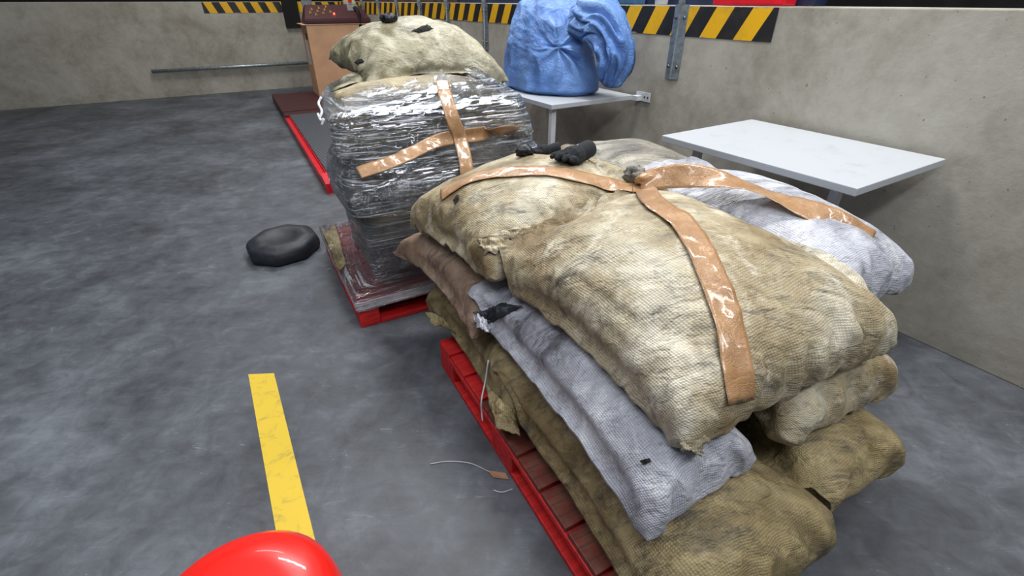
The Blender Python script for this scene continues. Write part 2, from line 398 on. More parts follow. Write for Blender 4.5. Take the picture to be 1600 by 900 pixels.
# the dim hall beyond the low wall
mh = simple('dim_hall_cladding', (46, 44, 44), .8, var=.3, nscale=1.5)
for nm, pts in (('wall_hall_right', [LW(-9, -7), LW(22, -7)]), ('wall_hall_back', [LE(-9, -6), LE(16, -6)])):
    a_, b_ = pts; o = quad(nm, [a_, b_, b_ + Vector((0, 0, 5)), a_ + Vector((0, 0, 5))], mh)
# floor line
def LF(a, b, h=0): 
    p = P(462, 720, 0); q = P(497, 862, 0); d = (q - p).normalized(); nn = Vector((d.y, -d.x, 0))
    return p + d * a + nn * b + Vector((0, 0, h))
side = 1 if (LF(0, .1) - LF(0, 0)).x < 0 else -1
quad('floor_line', [LF(-.55, 0, .0015), LF(1.2, 0, .0015), LF(1.2, .1 * side, .0015), LF(-.6, .1 * side, .0015)], MT['yellow'])

# beam and odds and ends along the top of the low wall
o = boxobj('steel_beam', LW, -.95, 3.1, -.24, -.13, 1.40, 1.56, MT['navy'], origin=LW(1, -.18, 1.4)); tag(o, 'long navy blue steel beam lying along the top of the concrete wall', 'beam')
o = boxobj('steel_beam', LW, 3.15, 7.9, -.24, -.13, 1.40, 1.55, simple('rusty_brown_beam', (62, 44, 30), .7, var=.35), origin=LW(5.5, -.18, 1.4)); tag(o, 'long rusty brown beam along the far end of the wall top', 'beam')
# galvanised posts bolted over the wall edge
def post(s, label):
    r = empty('steel_post', LW(s, 0, .985), label, 'post', 'galvanised posts bolted to the concrete wall')
    bm = bmesh.new()                      # back plate: two wings folded either side of a ridge
    w_, t_ = .055, .004
    prof = [(-w_, .004), (-.004, .012), (0, .022), (.004, .012), (w_, .004)]
    for (x0, d0), (x1, d1) in zip(prof, prof[1:]):
        vs = []
        for x, d, h in ((x0, d0, .985), (x1, d1, .985), (x1, d1, 1.405), (x0, d0, 1.405)):
            vs.append(bm.verts.new(LW(s - x, d, h)))
        vb = []
        for x, d, h in ((x0, 0.0005, .985), (x1, 0.0005, .985), (x1, 0.0005, 1.405), (x0, 0.0005, 1.405)):
            vb.append(bm.verts.new(LW(s - x, d, h)))
        bm.faces.new(vs); bm.faces.new([vs[0], vs[1], vb[1], vb[0]]); bm.faces.new([vs[2], vs[3], vb[3], vb[2]])
    bmesh.ops.remove_doubles(bm, verts=bm.verts, dist=.0003)
    bm_obj('wall_plate', bm, MT['galv'], r, origin=LW(s, 0, .985))
    bm = bmesh.new()
    boxbetween(bm, LW, s - .017, s + .017, .004, .010, 1.36, 2.35)
    boxbetween(bm, LW, s - .003, s + .003, .010, .04, 1.36, 2.35)
    bm_obj('upright', bm, MT['galv'], r, origin=LW(s, 0, 1.36))
    for x in (-.034, .034):
        for h in (1.06, 1.335):
            bm = bmesh.new(); tube(bm, [LW(s + x, .004, h), LW(s + x, .012, h), LW(s + x, .017, h)], [.010, .010, .006], 8)
            bm_obj('bolt', bm, MT['bolt'], r, origin=LW(s + x, .004, h))
    return r
names = ['galvanised post bolted to bare wall right of the blue bag', None, None, 'galvanised post just left of the blue bag above the wrapped stack',
         'second galvanised post from the blue bag leftwards', 'third galvanised post from the blue bag leftwards', 'fourth galvanised post from the blue bag, above the top sack',
         'third galvanised post from the far wall corner', 'second galvanised post from the far wall corner', 'galvanised post nearest the far corner, behind the maroon machine']
for k, s_ in enumerate([-.215, .6, 1.42, 2.28, 3.16, 3.95, 4.76, 5.55, 6.35, 7.13]):
    if names[k]: post(s_, names[k])
# end wall bracket
r = empty('steel_bracket', LE(.55, 0, 1.2), 'small galvanised bracket on the end wall above the maroon machine', 'bracket')
boxobj('plate', LE, .46, .64, 0, .012, 1.12, 1.42, MT['galv'], r, .002, LE(.55, 0, 1.2))
for x in (.5, .6): boxobj('rib', LE, x - .01, x + .01, .012, .03, 1.12, 1.5, MT['galv'], r, .002, LE(x, .02, 1.2))
# oddments on the wall top
def cyl_thing(name, c, r_, h, mat, label, cat, lid=None):
    bm = bmesh.new(); c = Vector(c)
    tube(bm, [c, c + Vector((0, 0, h * .06)), c + Vector((0, 0, h * .9)), c + Vector((0, 0, h))], [r_ * .85, r_ * .9, r_, r_ * .97], 20)
    o = bm_obj(name, bm, mat, None, c, True); return tag(o, label, cat)
c = LW(.02, -.06, 1.401); cyl_thing('paint_tub', c, .045, .12, MT['whitemetal'], 'white plastic tub standing on the wall top, left of the bolted post', 'tub')
o = boxobj('storage_crate', LW, -.86, -.42, -.12, -.01, 1.401, 1.52, MT['redmetal'], bev=.01, origin=LW(-.6, -.06, 1.401)); tag(o, 'red crate on the wall top right of the bolted post', 'crate')
o = boxobj('storage_crate', LW, .22, .5, -.12, -.01, 1.401, 1.50, MT['plastic_blue'], bev=.01, origin=LW(.36, -.06, 1.401)); tag(o, 'dull blue crate on the wall top right of the blue bag', 'crate')

# ------------------------------------------------------------------ pallets
def pallet(fn, LEN, WID, label, worn, boards, runner_axis='a'):
    root = empty('wooden_pallet', fn(0, 0, 0), label, 'pallet', 'red wooden pallets')
    def bx_(name, a0, a1, b0, b1, h0, h1, mat): 
        return boxobj(name, fn, a0, a1, b0, b1, h0, h1, mat, root, .003, fn((a0 + a1) / 2, (b0 + b1) / 2, h0))
    bw_ = .1
    for b in (0, WID / 2 - bw_ / 2, WID - bw_):
        bx_('bottom_board', 0, LEN, b, b + bw_, .001, .023, MT['red'])
        bx_('stringer_board', 0.0, LEN, b, b + bw_, .1, .122, MT['red'])
        for a in (0, .525 * LEN / 1.2 - .0, LEN - .15):
            if a not in (0, LEN - .15): a = LEN / 2 - .075 if LEN < 1.22 else .525
            bx_('block', a, a + .15, b, b + bw_, .023, .1, MT['red'])
    for a0, a1 in boards:
        bx_('deck_board', a0, a1, 0.004 if a0 else 0, WID, .122, .144, worn if a0 > .3 or worn is MT['red'] else MT['red'])
    if LEN < 1.1:
        for a in (0, LEN - .1):
            for b0, b1 in ((bw_ + .002, WID / 2 - bw_ / 2 - .002), (WID / 2 + bw_ / 2 + .002, WID - bw_ - .002)): bx_('bottom_board', a, a + .1, b0, b1, .001, .023, MT['red'])
            bx_('lead_board', a, a + .018, .002, WID - .002, .0995, .1215, MT['red'])
    return root
bd = [0, .12, .27, .42, .565, .71, .855, 1.0, 1.145, 1.27]
pallet(L1, 1.27, 1.0, 'red painted pallet with scuffed deck boards under the near pile of sacks', MT['redworn'],
       [(a + (.006 if a else 0), b - .006) for a, b in zip(bd, bd[1:])])
pallet(L2, 1.0, 1.15, 'red painted pallet under the film-wrapped stack of sacks', MT['red'],
       [(k * .1425, k * .1425 + .13 + (.015 if k == 6 else 0)) for k in range(7)])

# ------------------------------------------------------------------ sacks: two sewn sheets blown up, then laid over what is below
def inflate(nx, ny, L, W, T, seed, steps=95, iters=5):
    rng = np.random.RandomState(seed)
    xs = (np.arange(nx) / (nx - 1) - .5) * L; ys = (np.arange(ny) / (ny - 1) - .5) * W
    X, Y = np.meshgrid(xs, ys)
    q = np.stack([np.stack([X, Y, 0 * X], -1)] * 2)
    edge = np.zeros((ny, nx), bool); edge[0] = edge[-1] = edge[:, 0] = edge[:, -1] = True
    bowl = (1 - (2 * X / L) ** 2) * (1 - (2 * Y / W) ** 2)
    nz = vnoise(np.stack([X, Y, X * 0 + seed], -1), 16, seed, 3) * .006
    q[0, ..., 2] += bowl * .02 + nz * (bowl > .02); q[1, ..., 2] -= bowl * .02 - nz * (bowl > .02)
    q[:, edge] = q[:1, edge]
    vel = np.zeros_like(q); dx, dy = L / (nx - 1), W / (ny - 1); dd = math.hypot(dx, dy)
    stretch = 1 + .012 * vnoise(np.stack([X, Y, X * 0], -1), 9, seed + 5, 2)
    pr = 60.
    def con(a, b, rest, k, kc):
        d = b - a; ln = np.sqrt((d * d).sum(-1)) + 1e-9; e = (ln - rest) / ln
        e = np.where(e > 0, e * k, e * kc) * .5
        d = d * e[..., None]; a += d; b -= d
    dt = .012
    for it in range(steps):
        n = np.zeros_like(q)
        gx = np.gradient(q, axis=2); gy = np.gradient(q, axis=1); n = np.cross(gx, gy); n[1] *= -1
        n /= (dx * dy)
        th = (q[0, ..., 2] - q[1, ..., 2]).max()
        pk = pr * max(0., min(1., (T * 1.0 - th) / (T * .12)))
        vel = vel * .90 + n * pk * dt; vel[:, edge] = vel[:, edge].mean(0)[None] * .9
        old = q.copy(); q = q + vel * dt
        for _ in range(iters):
            for s0 in (0, 1):
                con(q[:, :, s0:nx - 1:2], q[:, :, s0 + 1::2], dx, 1, .7)
                con(q[:, s0:ny - 1:2], q[:, s0 + 1::2], dy, 1, .7)
                con(q[:, s0:ny - 1:2, :-1], q[:, s0 + 1::2, 1:], dd, .5, .25)
                con(q[:, s0:ny - 1:2, 1:], q[:, s0 + 1::2, :-1], dd, .5, .25)
            for s0 in (0, 1, 2, 3):
                a, b = q[:, :, s0:nx - 2:4], q[:, :, s0 + 2::4]; m_ = min(a.shape[2], b.shape[2]); con(a[:, :, :m_], b[:, :, :m_], 2 * dx, 0, .12)
                a, b = q[:, s0:ny - 2:4], q[:, s0 + 2::4]; m_ = min(a.shape[1], b.shape[1]); con(a[:, :m_], b[:, :m_], 2 * dy, 0, .12)
            q[:, edge] = q[:, edge].mean(0)[None]
        vel = (q - old) / dt * .92
    return q, X, Y

class Heights:
    def __init__(s, x0, y0, x1, y1, base, res=.012):
        s.x0, s.y0, s.r = x0, y0, res; s.h = np.full((int((y1 - y0) / res) + 1, int((x1 - x0) / res) + 1), base)
    def add(s, v):
        i = ((v[:, 0] - s.x0) / s.r).round().astype(int); j = ((v[:, 1] - s.y0) / s.r).round().astype(int)
        ok = (i > 0) & (j > 0) & (i < s.h.shape[1] - 1) & (j < s.h.shape[0] - 1); i, j, z = i[ok], j[ok], v[ok, 2]
        g = np.full_like(s.h, -9.)
        for di in (-1, 0, 1):
            for dj in (-1, 0, 1): np.maximum.at(g, (j + dj, i + di), z)
        s.h = np.maximum(s.h, g)
    def at(s, x, y):
        i = np.clip(((x - s.x0) / s.r).round().astype(int), 0, s.h.shape[1] - 1); j = np.clip(((y - s.y0) / s.r).round().astype(int), 0, s.h.shape[0] - 1)
        return s.h[j, i]

SACKS = {}
def sack(name, label, G, T, mat, seed, res=.013, hm=None, squash=.45, wr=1.0, group=None, ears=.05, full=.72, fat=.78, pk=1., lump=.006, register=True):
    G = np.array([[list(p) for p in row] for row in G], float)     # [3][3][3]: rows across the width, columns along the length
    Lr = np.mean([np.linalg.norm(G[j, 1] - G[j, 0]) + np.linalg.norm(G[j, 2] - G[j, 1]) for j in range(3)]) * 1.10
    Wr = np.mean([np.linalg.norm(G[1, i] - G[0, i]) + np.linalg.norm(G[2, i] - G[1, i]) for i in range(3)]) * 1.12
    nx, ny = max(24, int(Lr / res)), max(20, int(Wr / res))
    q, X, Y = inflate(nx, ny, Lr, Wr, T, seed)
    cx = np.abs(q[:, [0, 0, -1, -1], [0, -1, 0, -1], 0]).mean(); cy = np.abs(q[:, [0, 0, -1, -1], [0, -1, 0, -1], 1]).mean()
    hx = np.abs(q[0, :, [0, -1], 0]).mean(0)[None, :, None]; hy = np.abs(q[0, [0, -1], :, 1]).mean(0)[None, None, :]
    u = q[..., 0] / (cx + (hx - cx) * full); v = q[..., 1] / (cy + (hy - cy) * full)
    rd = 1 - ears * (np.clip(u, -1, 1) ** 4) * (np.clip(v, -1, 1) ** 4)
    u = u * rd * .5 + .5; v = v * rd * .5 + .5
    def bas(t): return [2 * (t - .5) * (t - 1), 4 * t * (1 - t), 2 * t * (t - .5)]
    def dbas(t): return [4 * t - 3, 4 - 8 * t, 4 * t - 1]
    bu, bv, du, dv = bas(u), bas(v), dbas(u), dbas(v)
    Sx = sum(bv[j][..., None] * bu[i][..., None] * G[j, i] for j in range(3) for i in range(3))
    Su = sum(bv[j][..., None] * du[i][..., None] * G[j, i] for j in range(3) for i in range(3))
    Sv = sum(dv[j][..., None] * bu[i][..., None] * G[j, i] for j in range(3) for i in range(3))
    n = np.cross(Su, Sv); n /= np.linalg.norm(n, axis=-1, keepdims=True) + 1e-9
    if n[..., 2].mean() < 0: n = -n
    n = n * .5 + np.array([0, 0, .5]); n /= np.linalg.norm(n, axis=-1, keepdims=True)
    z = q[..., 2]; z = np.sign(z) * T * .5 * np.abs(z / T * 2) ** fat; z[1] *= squash
    body = np.clip((q[0, ..., 2] - q[1, ..., 2]) / T * 2, 0, 1)[None]
    pw = Sx + 0
    z = z + wr * body * (lump * vnoise(pw, 9, seed, 2))
    # soft diagonal drag folds
    rot = .6 + (seed % 5) * .2; ca, sa = math.cos(rot), math.sin(rot)
    fp = np.stack([(Sx[..., 0] * ca + Sx[..., 1] * sa) * 28, (-Sx[..., 0] * sa + Sx[..., 1] * ca) * 6, Sx[..., 2] * 8], -1)
    fo = vnoise(fp, 1., seed + 3, 2); z = z + wr * .007 * (1 - np.abs(fo) * 2.2) * np.clip(body * 1.5, .25, 1)
    # puckers running in from the seams
    de = np.minimum(np.minimum(X + X.max(), X.max() - X), 9); dv_ = np.minimum(Y + Y.max(), Y.max() - Y)
    pu = vnoise(np.stack([X * 26, X * 0 + Y * 5, X * 0 + seed], -1), 1, seed + 9, 2) * np.exp(-dv_ / .075) + vnoise(np.stack([Y * 26, X * 5, X * 0 + seed], -1), 1, seed + 19, 2) * np.exp(-de / .09)
    z = z + pk * .015 * pu[None]
    V = Sx + n * z[..., None]
    if hm is not None:
        for k in (1, 0):
            f = hm.at(V[k, ..., 0], V[k, ..., 1])
            lo = f + (.002 if k == 1 else .012 * body[0] + .0035)
            V[k, ..., 2] = np.where(V[k, ..., 2] < lo, lo, V[k, ..., 2])
        # smooth the pressed-up part of the top sheet a little
        for _ in range(3):
            Z = V[0, ..., 2]; Z[1:-1, 1:-1] = np.maximum(Z[1:-1, 1:-1] * .5 + .125 * (Z[:-2, 1:-1] + Z[2:, 1:-1] + Z[1:-1, :-2] + Z[1:-1, 2:]), hm.at(V[0, 1:-1, 1:-1, 0], V[0, 1:-1, 1:-1, 1]) + .003)
        if register: hm.add(V[0].reshape(-1, 3))
    e = np.zeros((ny, nx), bool); e[0] = e[-1] = e[:, 0] = e[:, -1] = True
    V[1][e] = V[0][e]
    idx = np.arange(2 * nx * ny).reshape(2, ny, nx); idx[1][e] = idx[0][e]
    f = []
    a, b, c, d = idx[0][:-1, :-1], idx[0][:-1, 1:], idx[0][1:, 1:], idx[0][1:, :-1]; f.append(np.stack([a, b, c, d], -1).reshape(-1, 4))
    a, b, c, d = idx[1][:-1, :-1], idx[1][1:, :-1], idx[1][1:, 1:], idx[1][:-1, 1:]; f.append(np.stack([a, b, c, d], -1).reshape(-1, 4))
    f = np.concatenate(f); V2 = V.reshape(-1, 3)
    used = np.unique(f); mp = -np.ones(len(V2), int); mp[used] = np.arange(len(used)); f2 = mp[f]; Vs = V2[used]
    org = Vector((float(Vs[:, 0].mean()), float(Vs[:, 1].mean()), float(Vs[:, 2].min())))
    o = mesh(name, Vs - np.array(org), [tuple(x) for x in f2.tolist()], mat)
    o.location = org
    UVs = np.stack([np.stack([X, Y], -1)] * 2).reshape(-1, 2)[used]
    l = o.data.uv_layers.new(name='UVMap'); li = np.zeros(len(o.data.loops), int); o.data.loops.foreach_get('vertex_index', li)
    l.data.foreach_set('uv', UVs[li].astype(np.float32).ravel())
    sd = o.modifiers.new('smooth', 'SUBSURF'); sd.levels = 1; sd.render_levels = 1
    tag(o, label, 'sack', group)
    SACKS[label] = (o, Vs, f2)
    return o
def G9(fn, near_left, near_right, far_left, far_right, mid=None, dz=0., bow=0.):
    """3x3 grid from four corners (a, b, h); centre raised by dz"""
    nl, nr, fl, fr = [Vector(p) for p in (near_left, near_right, far_left, far_right)]
    g = [[nl, (nl + nr) / 2, nr], [(nl + fl) / 2, (nl + nr + fl + fr) / 4 + Vector((0, 0, dz)), (nr + fr) / 2], [fl, (fl + fr) / 2, fr]]
    return [[fn(*p) for p in row] for row in g]

hm1 = Heights(-1.2, -.2, 2.4, 3.2, .1455)
g1 = 'sacks piled on the near pallet'
# bottom layer
sA = sack('sack', 'crumpled olive brown sack at the far left bottom of the near pile', G9(L1, (-.22, .0, .24), (.66, -.005, .20), (-.2, .5, .27), (.6, .5, .27), dz=.03), .20, MT['olive'], 11, hm=hm1, group=g1, wr=1.6)
sack('sack', 'brown sack hidden at the back of the bottom layer of the near pile', G9(L1, (-.1, .52, .25), (.62, .5, .25), (-.1, 1.0, .25), (.62, 1.0, .25), dz=.03), .2, MT['olive'], 12, .02, hm=hm1, group=g1)
sB = sack('sack', 'long olive brown sack at the near bottom of the pile under the white sack', G9(L1, (.42, .02, .23), (1.42, -.01, .20), (.44, .52, .26), (1.42, .6, .24), dz=.04), .23, MT['olive'], 13, hm=hm1, group=g1, wr=1.5)
sack('sack', 'brown sack at the near right bottom corner of the near pile', G9(L1, (.62, .55, .25), (1.36, .55, .22), (.62, 1.04, .25), (1.36, 1.04, .22), dz=.03), .2, MT['olive'], 14, .02, hm=hm1, group=g1)
# middle layer
sP = sack('sack', 'pinkish brown sack with a pointed corner, in the middle layer above the olive sack', G9(L1, (-.40, -.05, .41), (.38, .0, .40), (-.3, .5, .47), (.38, .52, .47), dz=.03), .19, MT['pink'], 15, hm=hm1, group=g1, wr=1.5, ears=-.04, full=.5)
sack('sack', 'tan sack at the back of the middle layer of the near pile', G9(L1, (-.15, .5, .46), (.5, .5, .46), (-.15, 1.05, .44), (.5, 1.05, .44), dz=.03), .2, MT['tan'], 16, .02, hm=hm1, group=g1)
sW = sack('sack', 'dirty white woven sack squeezed between the tan sack and the olive sack', G9(L1, (.24, .03, .43), (1.255, .03, .40), (.26, .50, .50), (1.24, .40, .46), dz=.02), .2, MT['white'], 17, hm=hm1, group=g1, wr=1.0, ears=.03, full=.65)
sack('sack', 'tan sack on the right of the middle layer of the near pile', G9(L1, (.5, .5, .46), (1.25, .5, .44), (.5, 1.08, .44), (1.25, 1.05, .42), dz=.03), .2, MT['tan'], 18, .02, hm=hm1, group=g1)
# top layer
sG = sack('sack', 'grey sooty sack at the back right of the top layer, behind the gloves', G9(L1, (-.24, .60, .74), (.42, .66, .74), (-.2, 1.16, .72), (.4, 1.18, .72), dz=.03), .24, MT['grey'], 19, hm=hm1, group=g1)
sR = sack('sack', 'blue-white dirty sack under the tape at the right edge of the near pile', G9(L1, (.28, .72, .70), (1.12, .78, .68), (.26, 1.28, .72), (1.1, 1.24, .66), dz=.04), .22, MT['white'], 20, hm=hm1, group=g1)
sT1 = sack('sack', 'tan woven sack on top of the pile with the black gloves lying on it', G9(L1, (-.29, -.02, .60), (.42, .06, .62), (-.26, .74, .74), (.42, .74, .74), dz=.04), .27, MT['tan'], 21, hm=hm1, group=g1, squash=.3)
sT2 = sack('sack', 'largest tan woven sack, nearest on top of the pile, crossed by brown tape', G9(L1, (.36, .09, .61), (1.21, .13, .59), (.34, .80, .74), (1.25, .90, .64), dz=.05), .30, MT['tan2'], 22, hm=hm1, group=g1, squash=.3)

hm2 = Heights(-2.2, 1.2, 1.2, 4.6, .1455)
g2 = 'sacks on the film-wrapped pallet'
R2 = .02
sack('sack', 'drab sack seen through film at the bottom front of the wrapped stack', G9(L2, (.04, .10, .24), (.04, .97, .24), (.56, .10, .24), (.56, .97, .24), dz=.02), .18, MT['drab'], 31, R2, hm=hm2, group=g2)
sack('sack', 'drab sack at the bottom rear of the wrapped stack', G9(L2, (.6, .36, .24), (.6, .97, .24), (1.0, .36, .24), (1.0, .97, .24), dz=.02), .18, MT['drab'], 32, .03, hm=hm2, group=g2)
sack('sack', 'tan sack under film, second layer up, front of the wrapped stack', G9(L2, (.04, .10, .42), (.04, .95, .42), (.56, .10, .43), (.56, .95, .43), dz=.02), .17, MT['drabtan'], 33, R2, hm=hm2, group=g2)
sack('sack', 'dark sack, second layer at the rear of the wrapped stack', G9(L2, (.6, .34, .42), (.6, .95, .42), (.98, .34, .42), (.98, .95, .42), dz=.02), .18, MT['drab'], 34, .03, hm=hm2, group=g2)
sack('sack', 'fat dark sack seen through film just under the horizontal tape of the wrapped stack', G9(L2, (-.02, .04, .64), (-.04, 1.07, .64), (.55, .04, .66), (.55, 1.06, .66), dz=.03), .22, MT['drab'], 35, R2, hm=hm2, group=g2)
sack('sack', 'dark sack, third layer at the rear of the wrapped stack', G9(L2, (.55, .28, .64), (.55, 1.0, .64), (.98, .36, .64), (.98, 1.0, .64), dz=.03), .22, MT['drab'], 36, .03, hm=hm2, group=g2)
sack('sack', 'dull tan sack under the film behind the upright tape of the wrapped stack', G9(L2, (.13, .04, .84), (.08, 1.05, .84), (.7, .12, .93), (.66, .95, .96), dz=.03), .2, MT['drabtan'], 37, R2, hm=hm2, group=g2)
sack('sack', 'dull tan sack under film at the rear left of the wrapped stack', G9(L2, (.6, .19, .88), (.6, .92, .88), (1.0, .26, .88), (1.02, .9, .88), dz=.03), .2, MT['drabtan'], 38, .03, hm=hm2, group=g2)
sack('sack', 'film-covered dull sack right under the top sack, back right of the wrapped stack', G9(L2, (.52, .52, .99), (.52, .96, .99), (1.0, .5, 1.02), (.98, .96, 1.02), dz=.02), .10, MT['drabtan'], 39, R2, hm=hm2, group=g2)
sU = sack('sack', 'small khaki sack poking out of the film below the left end of the top sack', G9(L2, (.58, .14, .93), (.56, .55, .96), (1.0, .2, .94), (1.0, .6, .96), dz=.03), .20, MT['pale'], 40, hm=hm2, group=g2, wr=1.4)
sS = sack('sack', 'pale khaki sack lying unwrapped on the very top of the film-wrapped stack', G9(L2, (.56, .33, 1.02), (.46, 1.10, 1.04), (1.16, .25, 1.13), (1.06, 1.02, 1.17), dz=.07), .25, MT['pale'], 41, hm=hm2, group=g2, wr=1.5, squash=.4, ears=.0, full=.6, fat=.85)


# ------------------------------------------------------------------ laying things over what is already there
def bvh_of(items):
    vs, fs = [], []
    for _, V, f in items:
        k = len(vs); vs += [Vector(p) for p in V]; fs += [tuple(int(i) + k for i in q) for q in f]
    return BVHTree.FromPolygons(vs, fs)
CAMP = Vector((0, 0, CAM_H))
def one(o): return bvh_of([v for v in SACKS.values() if v[0] == o])
pile1 = bvh_of([v for k, v in SACKS.items() if v[0]['group'] == g1])
pile2 = bvh_of([v for k, v in SACKS.items() if v[0]['group'] == g2])
def hit(bvh, u, v, fallback=.5):
    h = bvh.ray_cast(CAMP, ray(u, v))
    if h[0] is None: p = P(u, v, fallback); return p, Vector((0, 0, 1))
    n = h[1]
    if n.dot(ray(u, v)) > 0: n = -n
    return h[0], n
def tape(name, px, bvh, width, mat, parent=None, label=None, cat=None, group=None, off=.004, sm=5, step=.008, twist=None, wob=.0015, seed=0, world=None):
    pts = [hit(bvh, u, v) for u, v in px] if world is None else world
    ctr = catmull([p for p, _ in pts], 14); nr = catmull([n for _, n in pts], 14)
    cs, ns = [ctr[0]], [nr[0]]
    for p, n in zip(ctr, nr):
        if (p - cs[-1]).length >= step: cs.append(p); ns.append(n)
    if world is None:
        out = []
        for p, n in zip(cs, ns):
            n = (n + Vector((0, -.2, .35))).normalized(); h = bvh.ray_cast(p + n * .12, -n, .2)
            out.append(h[0] if h[0] is not None else p)
        cs = out
    for _ in range(sm):
        cs = [cs[0]] + [(cs[i - 1] + cs[i] * 2 + cs[i + 1]) / 4 for i in range(1, len(cs) - 1)] + [cs[-1]]
        ns = [ns[0]] + [((ns[i - 1] + ns[i] * 2 + ns[i + 1]) / 4).normalized() for i in range(1, len(ns) - 1)] + [ns[-1]]
    m_ = 9; rows = []
    for i, (p, n) in enumerate(zip(cs, ns)):
        t = (cs[min(i + 1, len(cs) - 1)] - cs[max(i - 1, 0)]).normalized()
        n = (n - t * n.dot(t)).normalized()
        if twist:
            a_ = twist(i / (len(cs) - 1)); n = (Matrix.Rotation(a_, 3, t) @ n)
        sd = t.cross(n).normalized(); row = []
        for k in range(m_):
            q = p + sd * (k / (m_ - 1) - .5) * width
            if world is None:
                h = bvh.ray_cast(q + n * .05, -n, .09)
                if h[0] is not None: q = q + n * ((h[0] - q).dot(n)) * .9
            row.append(q)
        rows.append((row, n))
    A = np.array([[list(q) for q in r] for r, _ in rows])
    for _ in range(3):
        A[1:-1] = (A[:-2] + 2 * A[1:-1] + A[2:]) / 4; A[:, 1:-1] = (A[:, :-2] + 2 * A[:, 1:-1] + A[:, 2:]) / 4
    N_ = np.array([list(n) for _, n in rows])[:, None]
    A = A + N_ * (off + wob * (1 + vnoise(A, 34, seed, 2))[..., None])
    nr_ = len(rows); V = A.reshape(-1, 3)
    f = [(i * m_ + k, i * m_ + k + 1, (i + 1) * m_ + k + 1, (i + 1) * m_ + k) for i in range(nr_ - 1) for k in range(m_ - 1)]
    org = Vector(V.mean(0))
    o = mesh(name, V - np.array(org), f, mat); o.location = org
    l = o.data.uv_layers.new(name='UVMap')
    for lp in o.data.loops: l.data[lp.index].uv = (lp.vertex_index // m_ * step, (lp.vertex_index % m_) / (m_ - 1) * width)
    sl = o.modifiers.new('thick', 'SOLIDIFY'); sl.thickness = .0006
    tag(o, label, cat, group); return o
def crumple(name, quadpx, bvh, mat, lift=.01, amp=.012, scale=30, n=22, m_=14, seed=0, parent=None, label=None, cat=None, fall=.5, rag=.15, thick=.0015, drop=None):
    (x0, y0), (x1, y1), (x2, y2), (x3, y3) = quadpx; V = []
    hs_ = [h[0].z for h in (bvh.ray_cast(CAMP, ray(x0 * a + x1 * b + x2 * c + x3 * d, y0 * a + y1 * b + y2 * c + y3 * d)) for a, b, c, d in ((.4, .2, .2, .2), (.2, .4, .2, .2), (.2, .2, .4, .2), (.2, .2, .2, .4))) if h[0] is not None]
    if hs_: fall = sum(hs_) / len(hs_)
    for j in range(m_):
        for i in range(n):
            s_, t_ = i / (n - 1), j / (m_ - 1)
            u = (x0 * (1 - s_) + x1 * s_) * (1 - t_) + (x3 * (1 - s_) + x2 * s_) * t_
            v = (y0 * (1 - s_) + y1 * s_) * (1 - t_) + (y3 * (1 - s_) + y2 * s_) * t_
            if i in (0, n - 1) or j in (0, m_ - 1):
                k = rag * float(vnoise(np.array([u * .2, v * .2, seed]), 1, seed, 2)); cu, cv = sum(q[0] for q in quadpx) / 4, sum(q[1] for q in quadpx) / 4
                u += (cu - u) * k; v += (cv - v) * k
            p, nn = hit(bvh, u, v, fall)
            e = min(s_, 1 - s_, t_, 1 - t_) * 4; e = min(1, e)
            z = float(vnoise(np.array(p), scale, seed, 3))
            V.append(p + nn * (.003 + lift * e + amp * (1 - abs(z) * 1.8) * (.4 + .6 * e)))
    V = np.array([list(p) for p in V]); f = [(j * n + i, j * n + i + 1, (j + 1) * n + i + 1, (j + 1) * n + i) for j in range(m_ - 1) for i in range(n - 1)]
    org = Vector(V.mean(0)); o = mesh(name, V - np.array(org), f, mat); o.location = org
    l = o.data.uv_layers.new(name='UVMap')
    for lp in o.data.loops: q = V[lp.vertex_index]; l.data[lp.index].uv = (q[0], q[1])
    sl = o.modifiers.new('thick', 'SOLIDIFY'); sl.thickness = thick
    if parent:
        o.parent = parent; o.location = org - parent.location
    return tag(o, label, cat)

